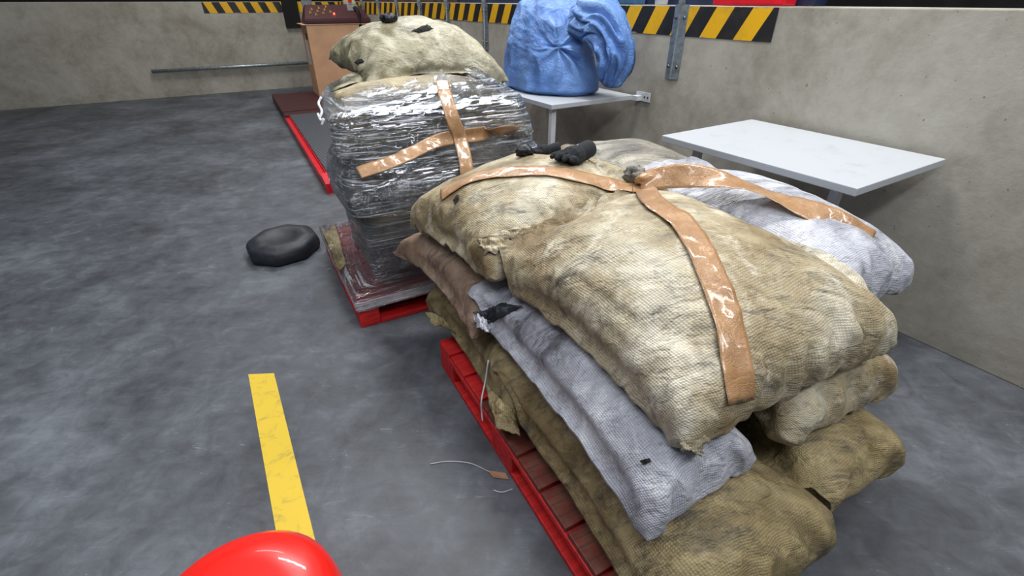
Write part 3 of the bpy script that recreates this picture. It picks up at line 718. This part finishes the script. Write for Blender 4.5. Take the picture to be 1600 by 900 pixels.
# ------------------------------------------------------------------ stretch film round the far stack
def hull(p):
    p = sorted(map(tuple, p)); 
    def half(p):
        h = []
        for q in p:
            while len(h) > 1 and (h[-1][0] - h[-2][0]) * (q[1] - h[-2][1]) - (h[-1][1] - h[-2][1]) * (q[0] - h[-2][0]) <= 0: h.pop()
            h.append(q)
        return h[:-1]
    return np.array(half(p) + half(p[::-1]))
def build_film():
    W2 = np.concatenate([v[1] for k, v in SACKS.items() if v[0]['group'] == g2 and v[0] not in (sU, sS)])
    zs = np.arange(.116, 1.21, .0075); NT = 420; th = np.arange(NT) / NT * math.tau
    cz = []; R = []
    for z in zs[:]:
        p = W2[np.abs(W2[:, 2] - z) < .035][:, :2]
        if len(p) < 12 and z > .6: zs = zs[:len(R)]; break
        pr = []
        if z < .19:
            o_ = .003
            pr = [L2(a, b)[:2] for a in (-o_, 1.0 + o_) for b in (-o_, 1.15 + o_)]
            if z < .15: p = np.zeros((0, 2))
        p = np.concatenate([p, np.array([list(q) for q in pr])]) if len(pr) else p
        h = hull(p); c = np.array([list(L2(.62 + .14 * max(0, (z - .95) / .2), .52 + .18 * max(0, (z - .95) / .2))[:2])])[0]
        a = h - c; b = np.roll(h, -1, 0) - c; r = np.zeros(NT)
        d = np.stack([np.cos(th), np.sin(th)], -1)
        for p0, p1 in zip(a, b):
            e = p1 - p0; den = d[:, 0] * e[1] - d[:, 1] * e[0]; den = np.where(np.abs(den) < 1e-9, 1e-9, den)
            t = (p0[0] * e[1] - p0[1] * e[0]) / den; u_ = (p0[0] * d[:, 1] - p0[1] * d[:, 0]) / den
            r = np.maximum(r, np.where((t > 0) & (u_ >= -1e-6) & (u_ <= 1 + 1e-6), t, 0))
        R.append(r); cz.append(c)
    R = np.array(R); cz = np.array(cz)
    for _ in range(2): R[1:-1] = np.maximum(R[1:-1], np.maximum(R[:-2], R[2:]) - .004)     # taut between the bulges
    for _ in range(7): R[1:-1] = (R[:-2] + 2 * R[1:-1] + R[2:]) / 4
    T_, Z_ = np.meshgrid(th, zs)
    pos = np.stack([cz[:, None, 0] + R * np.cos(T_), cz[:, None, 1] + R * np.sin(T_), Z_], -1)
    arc = T_ * .62
    sl = vnoise(np.stack([np.cos(T_) * 2.2, np.sin(T_) * 2.2, Z_ * 34 + np.sin(T_ * 2) * 2.0], -1), 1, 3, 3)
    fi = vnoise(np.stack([np.cos(T_) * 9, np.sin(T_) * 9, Z_ * 75], -1), 1, 8, 2)
    R2 = R + .012 + .004 * (1 - np.abs(sl) * 1.6) + .0016 * fi
    pos = np.stack([cz[:, None, 0] + R2 * np.cos(T_), cz[:, None, 1] + R2 * np.sin(T_), Z_ + .01 * sl * np.clip((Z_ - .9) * 5, 0, 1) + .02 * vnoise(np.stack([np.cos(T_) * 3, np.sin(T_) * 3, Z_ * 0], -1), 1, 5, 3) * np.clip((.2 - Z_) * 10, 0, 1)], -1)
    nz, V = len(zs), pos.reshape(-1, 3)
    q = pos - np.array(list(A2)); aa = -(q[..., 0] * E1.x + q[..., 1] * E1.y); bb = q[..., 0] * E2.x + q[..., 1] * E2.y
    top = 1.045 + .09 * np.clip(bb, 0, 1) + .02 * aa + .03 * vnoise(np.stack([np.cos(T_) * 5, np.sin(T_) * 5, Z_ * 0], -1), 1, 4, 3)
    keep = Z_ < top
    f = []; uv = []
    for j in range(nz - 1):
        for i in range(NT):
            k = (i + 1) % NT
            if keep[j, i] and keep[j, k]: f.append((j * NT + i, j * NT + k, (j + 1) * NT + k, (j + 1) * NT + i)); uv += [(arc[j, i], zs[j]), (arc[j, i] + .62 * math.tau / NT, zs[j]), (arc[j, i] + .62 * math.tau / NT, zs[j + 1]), (arc[j, i], zs[j + 1])]
    org = Vector(L2(.6, .5, .085)); me = bpy.data.meshes.new('stretch_film')
    me.from_pydata([tuple(v) for v in (V - np.array(org))], [], f); me.update(); me.polygons.foreach_set('use_smooth', [True] * len(me.polygons))
    l = me.uv_layers.new(name='UVMap'); l.data.foreach_set('uv', np.array(uv, np.float32).ravel())
    bm = bmesh.new(); bm.from_mesh(me); bmesh.ops.delete(bm, geom=[v for v in bm.verts if not v.link_faces], context='VERTS'); bm.to_mesh(me); bm.free()
    o = link('stretch_film', me, MT['film']); o.location = org
    tag(o, 'clear crinkled stretch film wound round the far stack of sacks', 'film')
    return o, BVHTree.FromPolygons([Vector(v) for v in V], f)
film, filmb = build_film()

# tape on the film: one band along the front edge, one up and over it
tape('parcel_tape', [(561, 272), (600, 260), (640, 243), (680, 224), (715, 212), (755, 206), (800, 203), (836, 205)], filmb, .062, MT['tape'],
     label='long brown tape band running across the front of the wrapped stack', cat='tape', group='brown tape on the wrapped stack', seed=1, off=.011, wob=.004)
tape('parcel_tape', [(690, 131), (697, 160), (706, 188), (716, 212), (723, 240), (727, 275)], filmb, .066, MT['tape'],
     label='shorter upright brown tape crossing the long band on the wrapped stack', cat='tape', group='brown tape on the wrapped stack', seed=2, off=.016, wob=.004)
# tape over the near pile
gt = 'brown tape over the near pile'
tape('parcel_tape', [(690, 306), (715, 290), (748, 276), (800, 270), (850, 268), (898, 275), (942, 287), (988, 293), (1003, 291)], pile1, .07, MT['tape'],
     label='brown tape band from the left flank to the knot, passing below the gloves', cat='tape', group=gt, seed=3, sm=26, off=.006)
tape('parcel_tape', [(1003, 291), (1020, 318), (1058, 342), (1082, 372), (1103, 412), (1120, 455), (1134, 500), (1146, 560), (1152, 630)], pile1, .07, MT['tape'],
     label='brown tape band with crinkled shine running down the largest tan sack from the knot', cat='tape', group=gt, seed=4, sm=10, off=.006, wob=.004)
k0 = hit(pile1, 1003, 291)[0]; k1 = hit(pile1, 1225, 322)[0]
tape('parcel_tape', None, pile1, .085, MT['tape'], world=[(k0 + Vector((.0, 0, .02)), Vector((0, -.5, .8))), (k0.lerp(k1, .3) + Vector((0, 0, .055)), Vector((0, -.5, .8))), (k0.lerp(k1, .65) + Vector((0, 0, .05)), Vector((0, -.5, .8))), (k1 + Vector((0, 0, .012)), Vector((0, -.4, .8))), (k1 + E1 * .10 + E2 * .05 - Vector((0, 0, .01)), Vector((.2, -.4, .8))), (k1 + E1 * .22 + E2 * .12 - Vector((0, 0, .06)), Vector((.4, -.4, .7)))],
     label='loose twisted brown tape stretched to the right of the knot over the blue-white sack', cat='tape', group=gt, seed=5, twist=lambda t: .5 * math.sin(t * 9), wob=.003)
# knot of bunched tape and the tied ears of cloth
def lump(name, c, rad, mat, seed, amp=.35, parent=None, stretch=(1, 1, 1), scale=1.6, n=3):
    bm = bmesh.new(); bmesh.ops.create_icosphere(bm, subdivisions=n, radius=1)
    vs = np.array([list(v.co) for v in bm.verts]); k = 1 + amp * (1 - np.abs(vnoise(vs, scale, seed, 3)) * 2)
    for v, q, kk in zip(bm.verts, vs, k): v.co = Vector((q[0] * stretch[0] * kk, q[1] * stretch[1] * kk, q[2] * stretch[2] * kk)) * rad
    bmesh.ops.translate(bm, verts=bm.verts, vec=c)
    return bm_obj(name, bm, mat, parent, c, True)
kn = lump('tape_knot', k0 + Vector((.012, .0, .026)), .03, MT['tape'], 5, .25, None, (1.2, .9, .8)); tag(kn, 'bunched brown tape knot where the three bands meet on the near pile', 'tape knot')
ke = lump('cloth_ear', k0 + Vector((-.02, .045, .028)), .026, MT['grey'], 9, .5, kn, (1.3, .8, 1))
ke = lump('cloth_ear', k0 + Vector((.058, .02, .028)), .022, MT['grey'], 12, .5, kn, (1.3, .8, 1))

# holes, torn seams and flaps in the sacks
crumple('tear', [(644, 49), (668, 39), (677, 46), (658, 51)], one(sS), MT['hole'], .001, .004, 60, seed=2, parent=sS, label='dark open tear', rag=.2)
crumple('tear', [(553, 97), (566, 92), (570, 97), (560, 101)], one(sS), MT['hole'], .001, .005, 60, seed=3, parent=sS, label='dark hole')
crumple('tear', [(709, 313), (716, 305), (719, 310), (712, 321)], one(sT1), MT['hole'], .001, .002, 60, seed=4, parent=sT1, label='small dark hole')
crumple('torn_seam', [(744, 374), (800, 358), (836, 352), (842, 372)], one(sT1), MT['tan'], .003, .012, 30, 40, 22, seed=5, parent=sT1, label='torn crinkled seam', rag=.3)
crumple('torn_seam', [(746, 375), (790, 372), (800, 392), (760, 396)], one(sT1), MT['tan'], .004, .012, 34, 36, 22, seed=6, parent=sT1, label='pale frayed flap', rag=.35)
crumple('tear', [(1001, 720), (1016, 715), (1018, 722), (1006, 727)], one(sW), MT['hole'], .0, .003, 80, seed=7, parent=sW, label='small dark hole')
crumple('gathered_corner', [(1060, 690), (1110, 680), (1138, 712), (1080, 736)], one(sT2), MT['tan2'], .006, .016, 18, 34, 26, seed=8, parent=sT2, rag=.2)
crumple('black_cloth', [(738, 492), (790, 474), (818, 480), (760, 506)], one(sW), MT['black'], .006, .014, 22, 34, 18, seed=9, parent=sW, label='black cloth at the mouth of the white sack', rag=.2)
crumple('frayed_mouth', [(738, 494), (760, 500), (768, 522), (748, 515)], one(sW), MT['white'], .01, .02, 40, 24, 18, seed=10, parent=sW, rag=.3)
crumple('gathered_corner', [(763, 600), (800, 640), (812, 680), (775, 672)], one(sA), MT['olive'], .012, .018, 13, 30, 30, seed=11, parent=sA, rag=.1)
crumple('cloth_flap', [(663, 490), (695, 497), (712, 520), (678, 508)], one(sA), MT['olive'], .01, .014, 18, 28, 18, seed=12, parent=sA, label='frayed cloth end', rag=.25, fall=.2)

def string(name, pts, r, mat, label, cat='string', parent=None):
    bm = bmesh.new(); tube(bm, catmull(pts, 6), r, 6); o = bm_obj(name, bm, mat, None, pts[0], True); return tag(o, label, cat)
s0 = hit(pile1, 757, 560)[0]
q0 = L1(.36, -.012, .30)
string('string', [hit(pile1, 766, 562)[0] + Vector((-.006, -.006, .004)), hit(pile1, 764, 590)[0] + Vector((-.012, -.012, .0)), L1(.47, -.012, .20), L1(.475, -.016, .15), L1(.49, -.02, .115)], .0032, MT['string'], 'thin white string hanging from the olive sack over the pallet edge')

# two knitted gloves and a scrap of black film on the top sack
def glove(at, nrm, rot, label, curl=1., sc=1., seed=0):
    z = nrm; x = Vector((math.cos(rot), math.sin(rot), 0)); x = (x - z * x.dot(z)).normalized(); y = z.cross(x)
    rng = random.Random(seed)
    def W(p): return at + (x * p[0] + y * p[1] + z * p[2]) * sc
    bm = bmesh.new()
    tube(bm, [W(p) for p in ((-.005, 0, .018), (.03, 0, .022), (.065, .002, .022), (.085, .002, .018))], [.026 * sc, .036 * sc, .038 * sc, .026 * sc], 14)
    for k, (yy, ln) in enumerate(((-.03, .058), (-.011, .068), (.010, .064), (.029, .052))):
        a = .25 + rng.random() * .2; p = Vector((.07, yy, .022)); pts = [p]; d = 0.1
        for j in range(4):
            p = p + Vector((math.cos(d) * ln / 4, (yy * .25) * .25, math.sin(d) * ln / 4)); pts.append(p); d += -a * curl * (1.2 if j else -1.2)
        pts = [Vector((q.x, q.y, max(q.z, .008))) for q in pts]
        tube(bm, [W(q) for q in pts], [.0105 * sc, .0112 * sc, .0108 * sc, .0102 * sc, .0072 * sc], 10)
    th = [Vector((.015, -.028, .02)), Vector((.035, -.048, .022)), Vector((.055, -.058, .018)), Vector((.072, -.056, .013))]
    tube(bm, [W(q) for q in th], [.013 * sc, .0125 * sc, .0115 * sc, .008 * sc], 10)
    o = bm_obj('knitted_glove', bm, MT['knit'], None, at, True)
    r_ = o.modifiers.new('skin', 'REMESH'); r_.mode = 'VOXEL'; r_.voxel_size = .0026; r_.use_smooth_shade = True
    sm_ = o.modifiers.new('soft', 'SMOOTH'); sm_.iterations = 3; sm_.factor = .5
    tag(o, label, 'glove', 'black gloves on the near pile')
    bm = bmesh.new(); tube(bm, [W(p) for p in ((-.062, .0, .027), (-.06, .0, .027), (-.03, 0, .025), (-.002, 0, .021), (.008, 0, .02))], [.027 * sc, .031 * sc, .0315 * sc, .0295 * sc, .027 * sc], 18, False)
    c = bm_obj('cuff', bm, MT['knit'], o, W((-.03, 0, .02)), True); sl = c.modifiers.new('t', 'SOLIDIFY'); sl.thickness = .003
    return o
p, n = hit(pile1, 905, 250); glove(p, (n + Vector((0, 0, 1.2))).normalized(), math.radians(232), 'black knitted glove with a wide cuff, the larger and nearer of the pair of gloves', 1.5, 1.12, 3)
p, n = hit(pile1, 860, 241); glove(p + Vector((0, .02, 0)), (n + Vector((0, 0, 1.2))).normalized(), math.radians(205), 'black knitted glove lying flat, behind and left of the wide-cuffed glove', 1.0, .66, 8)
p, n = hit(pile1, 820, 243); o = lump('black_scrap', p + Vector((0, 0, .014)), .026, MT['shiny_black'], 31, .5, None, (1.2, .7, .8)); tag(o, 'crumpled shiny black scrap lying left of the two gloves', 'scrap')
p, n = hit(pile2, 608, 33); o = lump('black_scrap', p + Vector((0, 0, .012)), .032, MT['shiny_black'], 33, .4, None, (1.2, .7, .7)); tag(o, 'small black scrap lying on the top khaki sack', 'scrap')

# ------------------------------------------------------------------ tables along the wall
def table(s0, s1, label, legs):
    r = empty('wall_table', LW((s0 + s1) / 2, .4, 0), label, 'table', 'white wall tables')
    boxobj('table_top', LW, s0, s1, .035, .75, .82, .85, MT['top'], r, .003, LW((s0 + s1) / 2, .4, .82))
    for s_, d_ in legs:
        boxobj('leg', LW, s_ - .018, s_ + .018, d_ - .018, d_ + .018, 0.001, .82, MT['whitemetal'], r, .003, LW(s_, d_, 0))
    return r
t1 = table(.07, 1.32, 'white table against the wall carrying the blue sheet bag', [(.125, .70), (1.26, .70)])
t2 = table(-1.8, -.87, 'white scuffed table against the wall at the right, with nothing on it', [(-1.0, .62), (-1.68, .62)])
bm = bmesh.new(); boxbetween(bm, LW, -.06, .075, .003, .009, .815, .875, .002); boxbetween(bm, LW, .02, .075, .003, .05, .818, .85, .002)
br = bm_obj('wall_bracket', bm, MT['whitemetal'], t1, LW(0, .01, .84))
for x in (-.04, -.01): 
    bm = bmesh.new(); tube(bm, [LW(x, .009, .845), LW(x, .012, .845)], .007, 8); bm_obj('bolt', bm, MT['bolt'], br, LW(x, .01, .845))

# ------------------------------------------------------------------ the blue sheet bag
def blue_bag():
    c = LW(.63, .36, .853); NT, NZ = 260, 150; T_, K = np.meshgrid(np.arange(NT) / NT * math.tau, np.arange(NZ) / (NZ - 1))
    def prof(t): return np.interp(t, [0, .02, .08, .18, .32, .5, .65, .8, .9, .97, 1.], [.0, .93, 1.03, 1.02, .95, .86, .78, .68, .50, .28, .0])
    Z = np.where(K < .03, 0, (K - .03) / .97) * .66; R = prof(K)
    sx_, sy_ = .415, .30
    wob_ = 1 + .07 * vnoise(np.stack([np.cos(T_) * 1.3, np.sin(T_) * 1.3, Z * 3], -1), 1, 2, 2)
    lx = R * sx_ * np.cos(T_) * wob_; ly = R * sy_ * np.sin(T_) * wob_
    X = c.x + WD.x * lx + WN.x * ly; Y = c.y + WD.y * lx + WN.y * ly; pos = np.stack([X, Y, c.z + Z], -1)
    nrm = pos - np.array([c.x, c.y, c.z + .25]); nrm /= np.linalg.norm(nrm, axis=-1, keepdims=True) + 1e-9
    g = np.array(list(PYf(893, 78, 3.42))); d = pos - g; dist = np.linalg.norm(d, axis=-1)
    right = np.array([.92, .4, 0]); phi = np.arctan2(d[..., 2], d @ right)
    fold = vnoise(np.stack([np.cos(phi + dist * .6) * 2.0, np.sin(phi + dist * .6) * 2.0, dist * 5], -1), 1, 6, 3)
    amp = .036 * np.exp(-(dist / .17) ** 2) + .004
    dent = -.085 * np.exp(-(dist / .065) ** 2)
    gen = vnoise(pos * np.array([1, 1, .6]), 3.4, 9, 3)
    body = np.clip(Z / .05, 0, 1)
    disp = body * (amp * (1 - np.abs(fold) * 2.4) + dent + .034 * (1 - np.abs(gen) * 1.8))
    pos = pos + nrm * disp[..., None]
    pos[..., 2] = np.maximum(pos[..., 2], c.z)
    V = pos.reshape(-1, 3); f = [(j * NT + i, j * NT + (i + 1) % NT, (j + 1) * NT + (i + 1) % NT, (j + 1) * NT + i) for j in range(NZ - 1) for i in range(NT)]
    o = mesh('sheet_bag', V - np.array(list(c)), f, MT['bluebag']); o.location = c
    tag(o, 'large crumpled blue plastic sheet bag standing on the white wall table', 'bag')
    # the gathered neck hangs over on the right
    ctr = catmull([PYf(905, 22, 3.62), PYf(938, 34, 3.50), PYf(956, 62, 3.44), PYf(963, 92, 3.42), PYf(955, 120, 3.44), PYf(948, 134, 3.46)], 16)
    rad = np.interp(np.linspace(0, 1, len(ctr)), [0, .2, .45, .7, .88, 1], [.10, .115, .10, .095, .07, .03])
    NT = 90; rings = []; up = Vector((.4, -.9, 0))
    for i, p in enumerate(ctr):
        t = (ctr[min(i + 1, len(ctr) - 1)] - ctr[max(i - 1, 0)]).normalized(); a = (up - t * up.dot(t)).normalized(); b = t.cross(a)
        for k in range(NT):
            an = k / NT * math.tau; rr = rad[i] * (1 + .42 * (1 - 2 * abs(float(vnoise(np.array([math.cos(an) * 2.4, math.sin(an) * 2.4, i * .035]), 1, 14, 2)))))
            rings.append(p + (a * math.cos(an) * .7 + b * math.sin(an)) * rr)
    f = [(j * NT + i, j * NT + (i + 1) % NT, (j + 1) * NT + (i + 1) % NT, (j + 1) * NT + i) for j in range(len(ctr) - 1) for i in range(NT)]
    f.append(tuple(range((len(ctr) - 1) * NT, len(ctr) * NT)))
    nk = mesh('gathered_neck', [p - ctr[0] for p in rings], f, MT['bluebag']); nk.parent = o; nk.location = ctr[0] - c
def PYf(u, v, y):
    r_ = ray(u, v); t = y / r_.y; return CAMP + r_ * t
blue_bag()

# ------------------------------------------------------------------ floor scale, carton and machine at the far left
CS = P(512, 303, 0)
def LS(a, b, h=0): return CS - E1 * a + E2 * b + Vector((0, 0, h))
r = empty('platform_scale', LS(0, 0, 0), 'low red steel platform scale with a grey studded plate, left of the wrapped stack', 'scale')
boxobj('side_rail', LS, 0, 3.3, 0, .05, .001, .085, MT['redmetal'], r, .006, LS(1.6, .02, 0))
boxobj('side_rail', LS, 0, 3.3, 1.25, 1.3, .001, .085, MT['redmetal'], r, .006, LS(1.6, 1.27, 0))
boxobj('inner_rail', LS, .02, 3.3, .05, .1, .02, .105, MT['redmetal'], r, .004, LS(1.6, .07, 0))
bm = bmesh.new(); vs = [bm.verts.new(LS(a, b, h)) for b in (.0, 1.3) for a, h in ((0, .001), (0, .085), (.24, .112), (.24, .001))]
for f_ in ((0, 1, 2, 3), (7, 6, 5, 4), (0, 4, 5, 1), (1, 5, 6, 2), (2, 6, 7, 3), (3, 7, 4, 0)): bm.faces.new([vs[i] for i in f_])
bm_obj('near_ramp', bm, MT['redmetal'], r, LS(.12, .6, 0))
boxobj('studded_plate', LS, .25, 3.0, .06, 1.24, .07, .122, MT['plate'], r, .003, LS(1.6, .6, .07))
boxobj('rear_plate', LS, 3.02, 4.9, 0, 1.3, .001, .118, MT['maroon'], r, .004, LS(4, .6, .07))
boxobj('raised_seam', LS, 3.25, 3.29, 0, 1.3, .118, .128, MT['maroon'], r, .002, LS(3.27, .6, .118))
bm = bmesh.new(); tube(bm, [LS(.20, .10, .125), LS(.20, .32, .125)], .018, 10); o = bm_obj('roller', bm, MT['whitemetal'], r, LS(.2, .2, .125), True)
CC = P(500, 153, .12)
def LC(a, b, h=0): return CC - E1 * a + E2 * b + Vector((0, 0, h))
ct = 1.0
r = empty('carton', LC(0, 0, 0), 'tall brown cardboard carton behind the top sack, with the maroon machine on it', 'box')
boxobj('carton_body', LC, 0, .6, 0, 1.0, .001, ct - .01, MT['card'], r, .006, LC(.3, .5, 0))
boxobj('top_flap', LC, -.012, .61, -.05, 1.0, ct - .008, ct, MT['cardedge'], r, .002, LC(.3, .5, ct))
boxobj('paper_label', LC, .18, .42, -.004, .0, ct - .55, ct - .22, MT['paper'], r, 0, LC(.3, 0, ct - .4))
boxobj('hand_hole', LC, .1, .22, -.003, .0, ct - .2, ct - .12, MT['hole'], r, 0, LC(.16, 0, ct - .16))
MB = ct + .003
r = empty('strapping_machine', LC(.3, .45, MB), 'dark red machine with yellow lettering and a lit red lamp, on the carton', 'machine')
bm = bmesh.new(); vs = [bm.verts.new(LC(a, b, MB + h)) for b0, b1 in ((.0, .08), (.95, .87)) for a, b, h in ((.0, b0, 0), (.0, b0, .06), (.30, b1, .24), (.45, b1, .24), (.5, b0, 0))]
bm.faces.new(vs[:5][::-1]); bm.faces.new(vs[5:])
for i in range(5): bm.faces.new([vs[i], vs[(i + 1) % 5], vs[5 + (i + 1) % 5], vs[5 + i]])
bmesh.ops.bevel(bm, geom=bm.edges[:], offset=.012, segments=2, affect='EDGES')
hs = bm_obj('housing', bm, MT['maroon'], r, LC(.3, .45, MB))
sl_ = Vector(LC(.15, 0, .15) - LC(0, 0, .06)).normalized()
def LM(b, t): return LC(.30 * t, b, MB + .06 + .18 * t + .006)
bm = bmesh.new()
for k in range(9):
    b0 = .10 + k * .036; t0 = .35 + .22 * math.sin(k * 2.1) + .03 * k
    tube(bm, [LM(b0, t0), LM(b0 + .012, t0 + .18), LM(b0 + .026, t0 + .04)], .006, 5)
tag(bm_obj('lettering', bm, MT['print'], r, LM(.2, .5)), kind='stuff')
bm = bmesh.new(); tube(bm, [LM(.44, .3), LM(.44, .3) + Vector((0, -.012, .012))], .014, 10); bm_obj('red_lamp', bm, MT['led'], r, LM(.44, .3))
bm = bmesh.new(); q_ = [LM(.66, .55), LM(.82, .55), LM(.84, .98), LM(.68, .98)]; bm.faces.new([bm.verts.new(p) for p in q_]); pl = bm_obj('label_plate', bm, MT['galv'], r, LM(.75, .7))
r = empty('emergency_stop', LC(.34, .72, MB + .24), 'cream switch box with a red button on top of the maroon machine', 'switch box')
boxobj('switch_box', LC, .32, .44, .66, .82, MB + .243, MB + .36, MT['cream'], r, .008, LC(.38, .74, MB + .243))
bm = bmesh.new(); tube(bm, [LC(.32, .74, MB + .30), LC(.29, .74, MB + .30)], .03, 12); bm_obj('button', bm, MT['brightred'], r, LC(.31, .74, MB + .3))
# rail and dark post on the end wall
bm = bmesh.new(); tube(bm, [LE(.3, .06, .42), LE(3.2, .06, .42)], .028, 10)
o = bm_obj('steel_pipe', bm, MT['galv'], None, LE(1.5, .06, .42), True); tag(o, 'grey steel pipe running low along the end wall behind the carton', 'pipe')
o = boxobj('steel_channel', LE, .72, .98, .004, .06, 1.0, 1.5, MT['hole'], None, .004, LE(.85, .03, 1.0)); tag(o, 'dark upright channel over the hazard stripe of the end wall, behind the machine', 'channel')
# dark handle frame seen behind the top sack
r = empty('hand_truck', LW(5.85, .28, 0), 'dark hand truck handle by the wall, above the top sack', 'hand truck')
bm = bmesh.new(); tube(bm, catmull([LW(6.02, .30, .0), LW(6.02, .28, .9), LW(6.0, .27, 1.22), LW(5.93, .27, 1.31), LW(5.80, .27, 1.31), LW(5.73, .27, 1.22), LW(5.70, .28, .9), LW(5.70, .30, 0)], 6), .028, 8); bm_obj('handle_frame', bm, MT['hole'], r, LW(5.85, .28, 1), True)
boxobj('toe_plate', LW, 5.68, 6.04, .06, .30, .001, .012, MT['hole'], r, .002, LW(5.85, .2, 0))

# ------------------------------------------------------------------ left foreground and floor litter
c = P(446, 392, 0); bm = bmesh.new()
rings = []
for rr, h in ((.215, .001), (.225, .02), (.225, .07), (.195, .105), (.12, .112), (.10, .10)):
    rings.append([bm.verts.new(c + Vector((math.cos(k * math.tau / 8 + .25) * rr, math.sin(k * math.tau / 8 + .25) * rr * 1.1, h))) for k in range(8)])
for a, b in zip(rings, rings[1:]):
    for k in range(8): bm.faces.new([a[k], a[(k + 1) % 8], b[(k + 1) % 8], b[k]])
bm.faces.new(rings[-1]); bm.faces.new(rings[0][::-1]); bmesh.ops.bevel(bm, geom=bm.edges[:], offset=.008, segments=2, affect='EDGES')
o = bm_obj('rubber_base', bm, MT['black'], None, c, True); tag(o, 'black eight-sided rubber base on the floor left of the wrapped stack', 'rubber base')
c = Vector((-.60, .527, 0)); bm = bmesh.new(); rings = []
for rr, h in ((.20, .0), (.215, .03), (.22, .2), (.21, .26), (.18, .295), (.10, .31)):
    rings.append([bm.verts.new(Vector((c.x, c.y, .0)) + Vector((math.cos(k * math.tau / 48) * rr, math.sin(k * math.tau / 48) * rr, h + .002))) for k in range(48)])
for a, b in zip(rings, rings[1:]):
    for k in range(48): bm.faces.new([a[k], a[(k + 1) % 48], b[(k + 1) % 48], b[k]])
bm.faces.new(rings[-1]); bm.faces.new(rings[0][::-1])
cw = bm_obj('machine_cowl', bm, MT['brightred'], None, Vector((c.x, c.y, 0)), True); tag(cw, 'smooth bright red rounded cowl at the lower left corner over the yellow line', 'cowl')
tg = [P(u, v, .003) for u, v in ((762, 735), (790, 740), (795, 749), (771, 747))]
bm = bmesh.new(); vs = [bm.verts.new(p + Vector((0, 0, .004 * (i % 2)))) for i, p in enumerate(tg)]; f_ = bm.faces.new(vs); bmesh.ops.solidify(bm, geom=[f_], thickness=.002)
o = bm_obj('paper_tag', bm, MT['cardedge'], None, tg[0]); tag(o, 'torn pale card tag lying on the floor beside the near pallet', 'tag')
string('string', [P(672, 725, .003), P(700, 721, .003), P(735, 724, .003), P(764, 737, .004)], .0016, MT['string'], 'thin curved twine on the floor leading to the card tag')
string('string', [P(771, 766, .003), P(785, 769, .003), P(801, 764, .003)], .0018, MT['string'], 'short curl of white string on the floor below the card tag')
string('string', [P(510, 421, .003), P(519, 419, .003)], .002, MT['string'], 'tiny white scrap of string on the floor left of the wrapped pallet')

for k, px in enumerate((((508, 150), (504, 160), (510, 172), (506, 184)), ((504, 176), (509, 186), (513, 184), (510, 193)))):
    string('film_shred', [hit(filmb, u + 14, v)[0] + Vector((-.05, -.03, 0)) for u, v in px], .006, MT['string'], ['upper', 'lower'][k] + ' torn white shred of film at the top left of the wrapped stack', 'film shred')
crumple('cloth_flap', [(506, 366), (524, 352), (542, 414), (530, 424)], filmb, MT['olive'], .004, .012, 22, 22, 26, seed=21, label='rumpled olive cloth edge caught between film and the left side of the far pallet', cat='cloth', rag=.1)
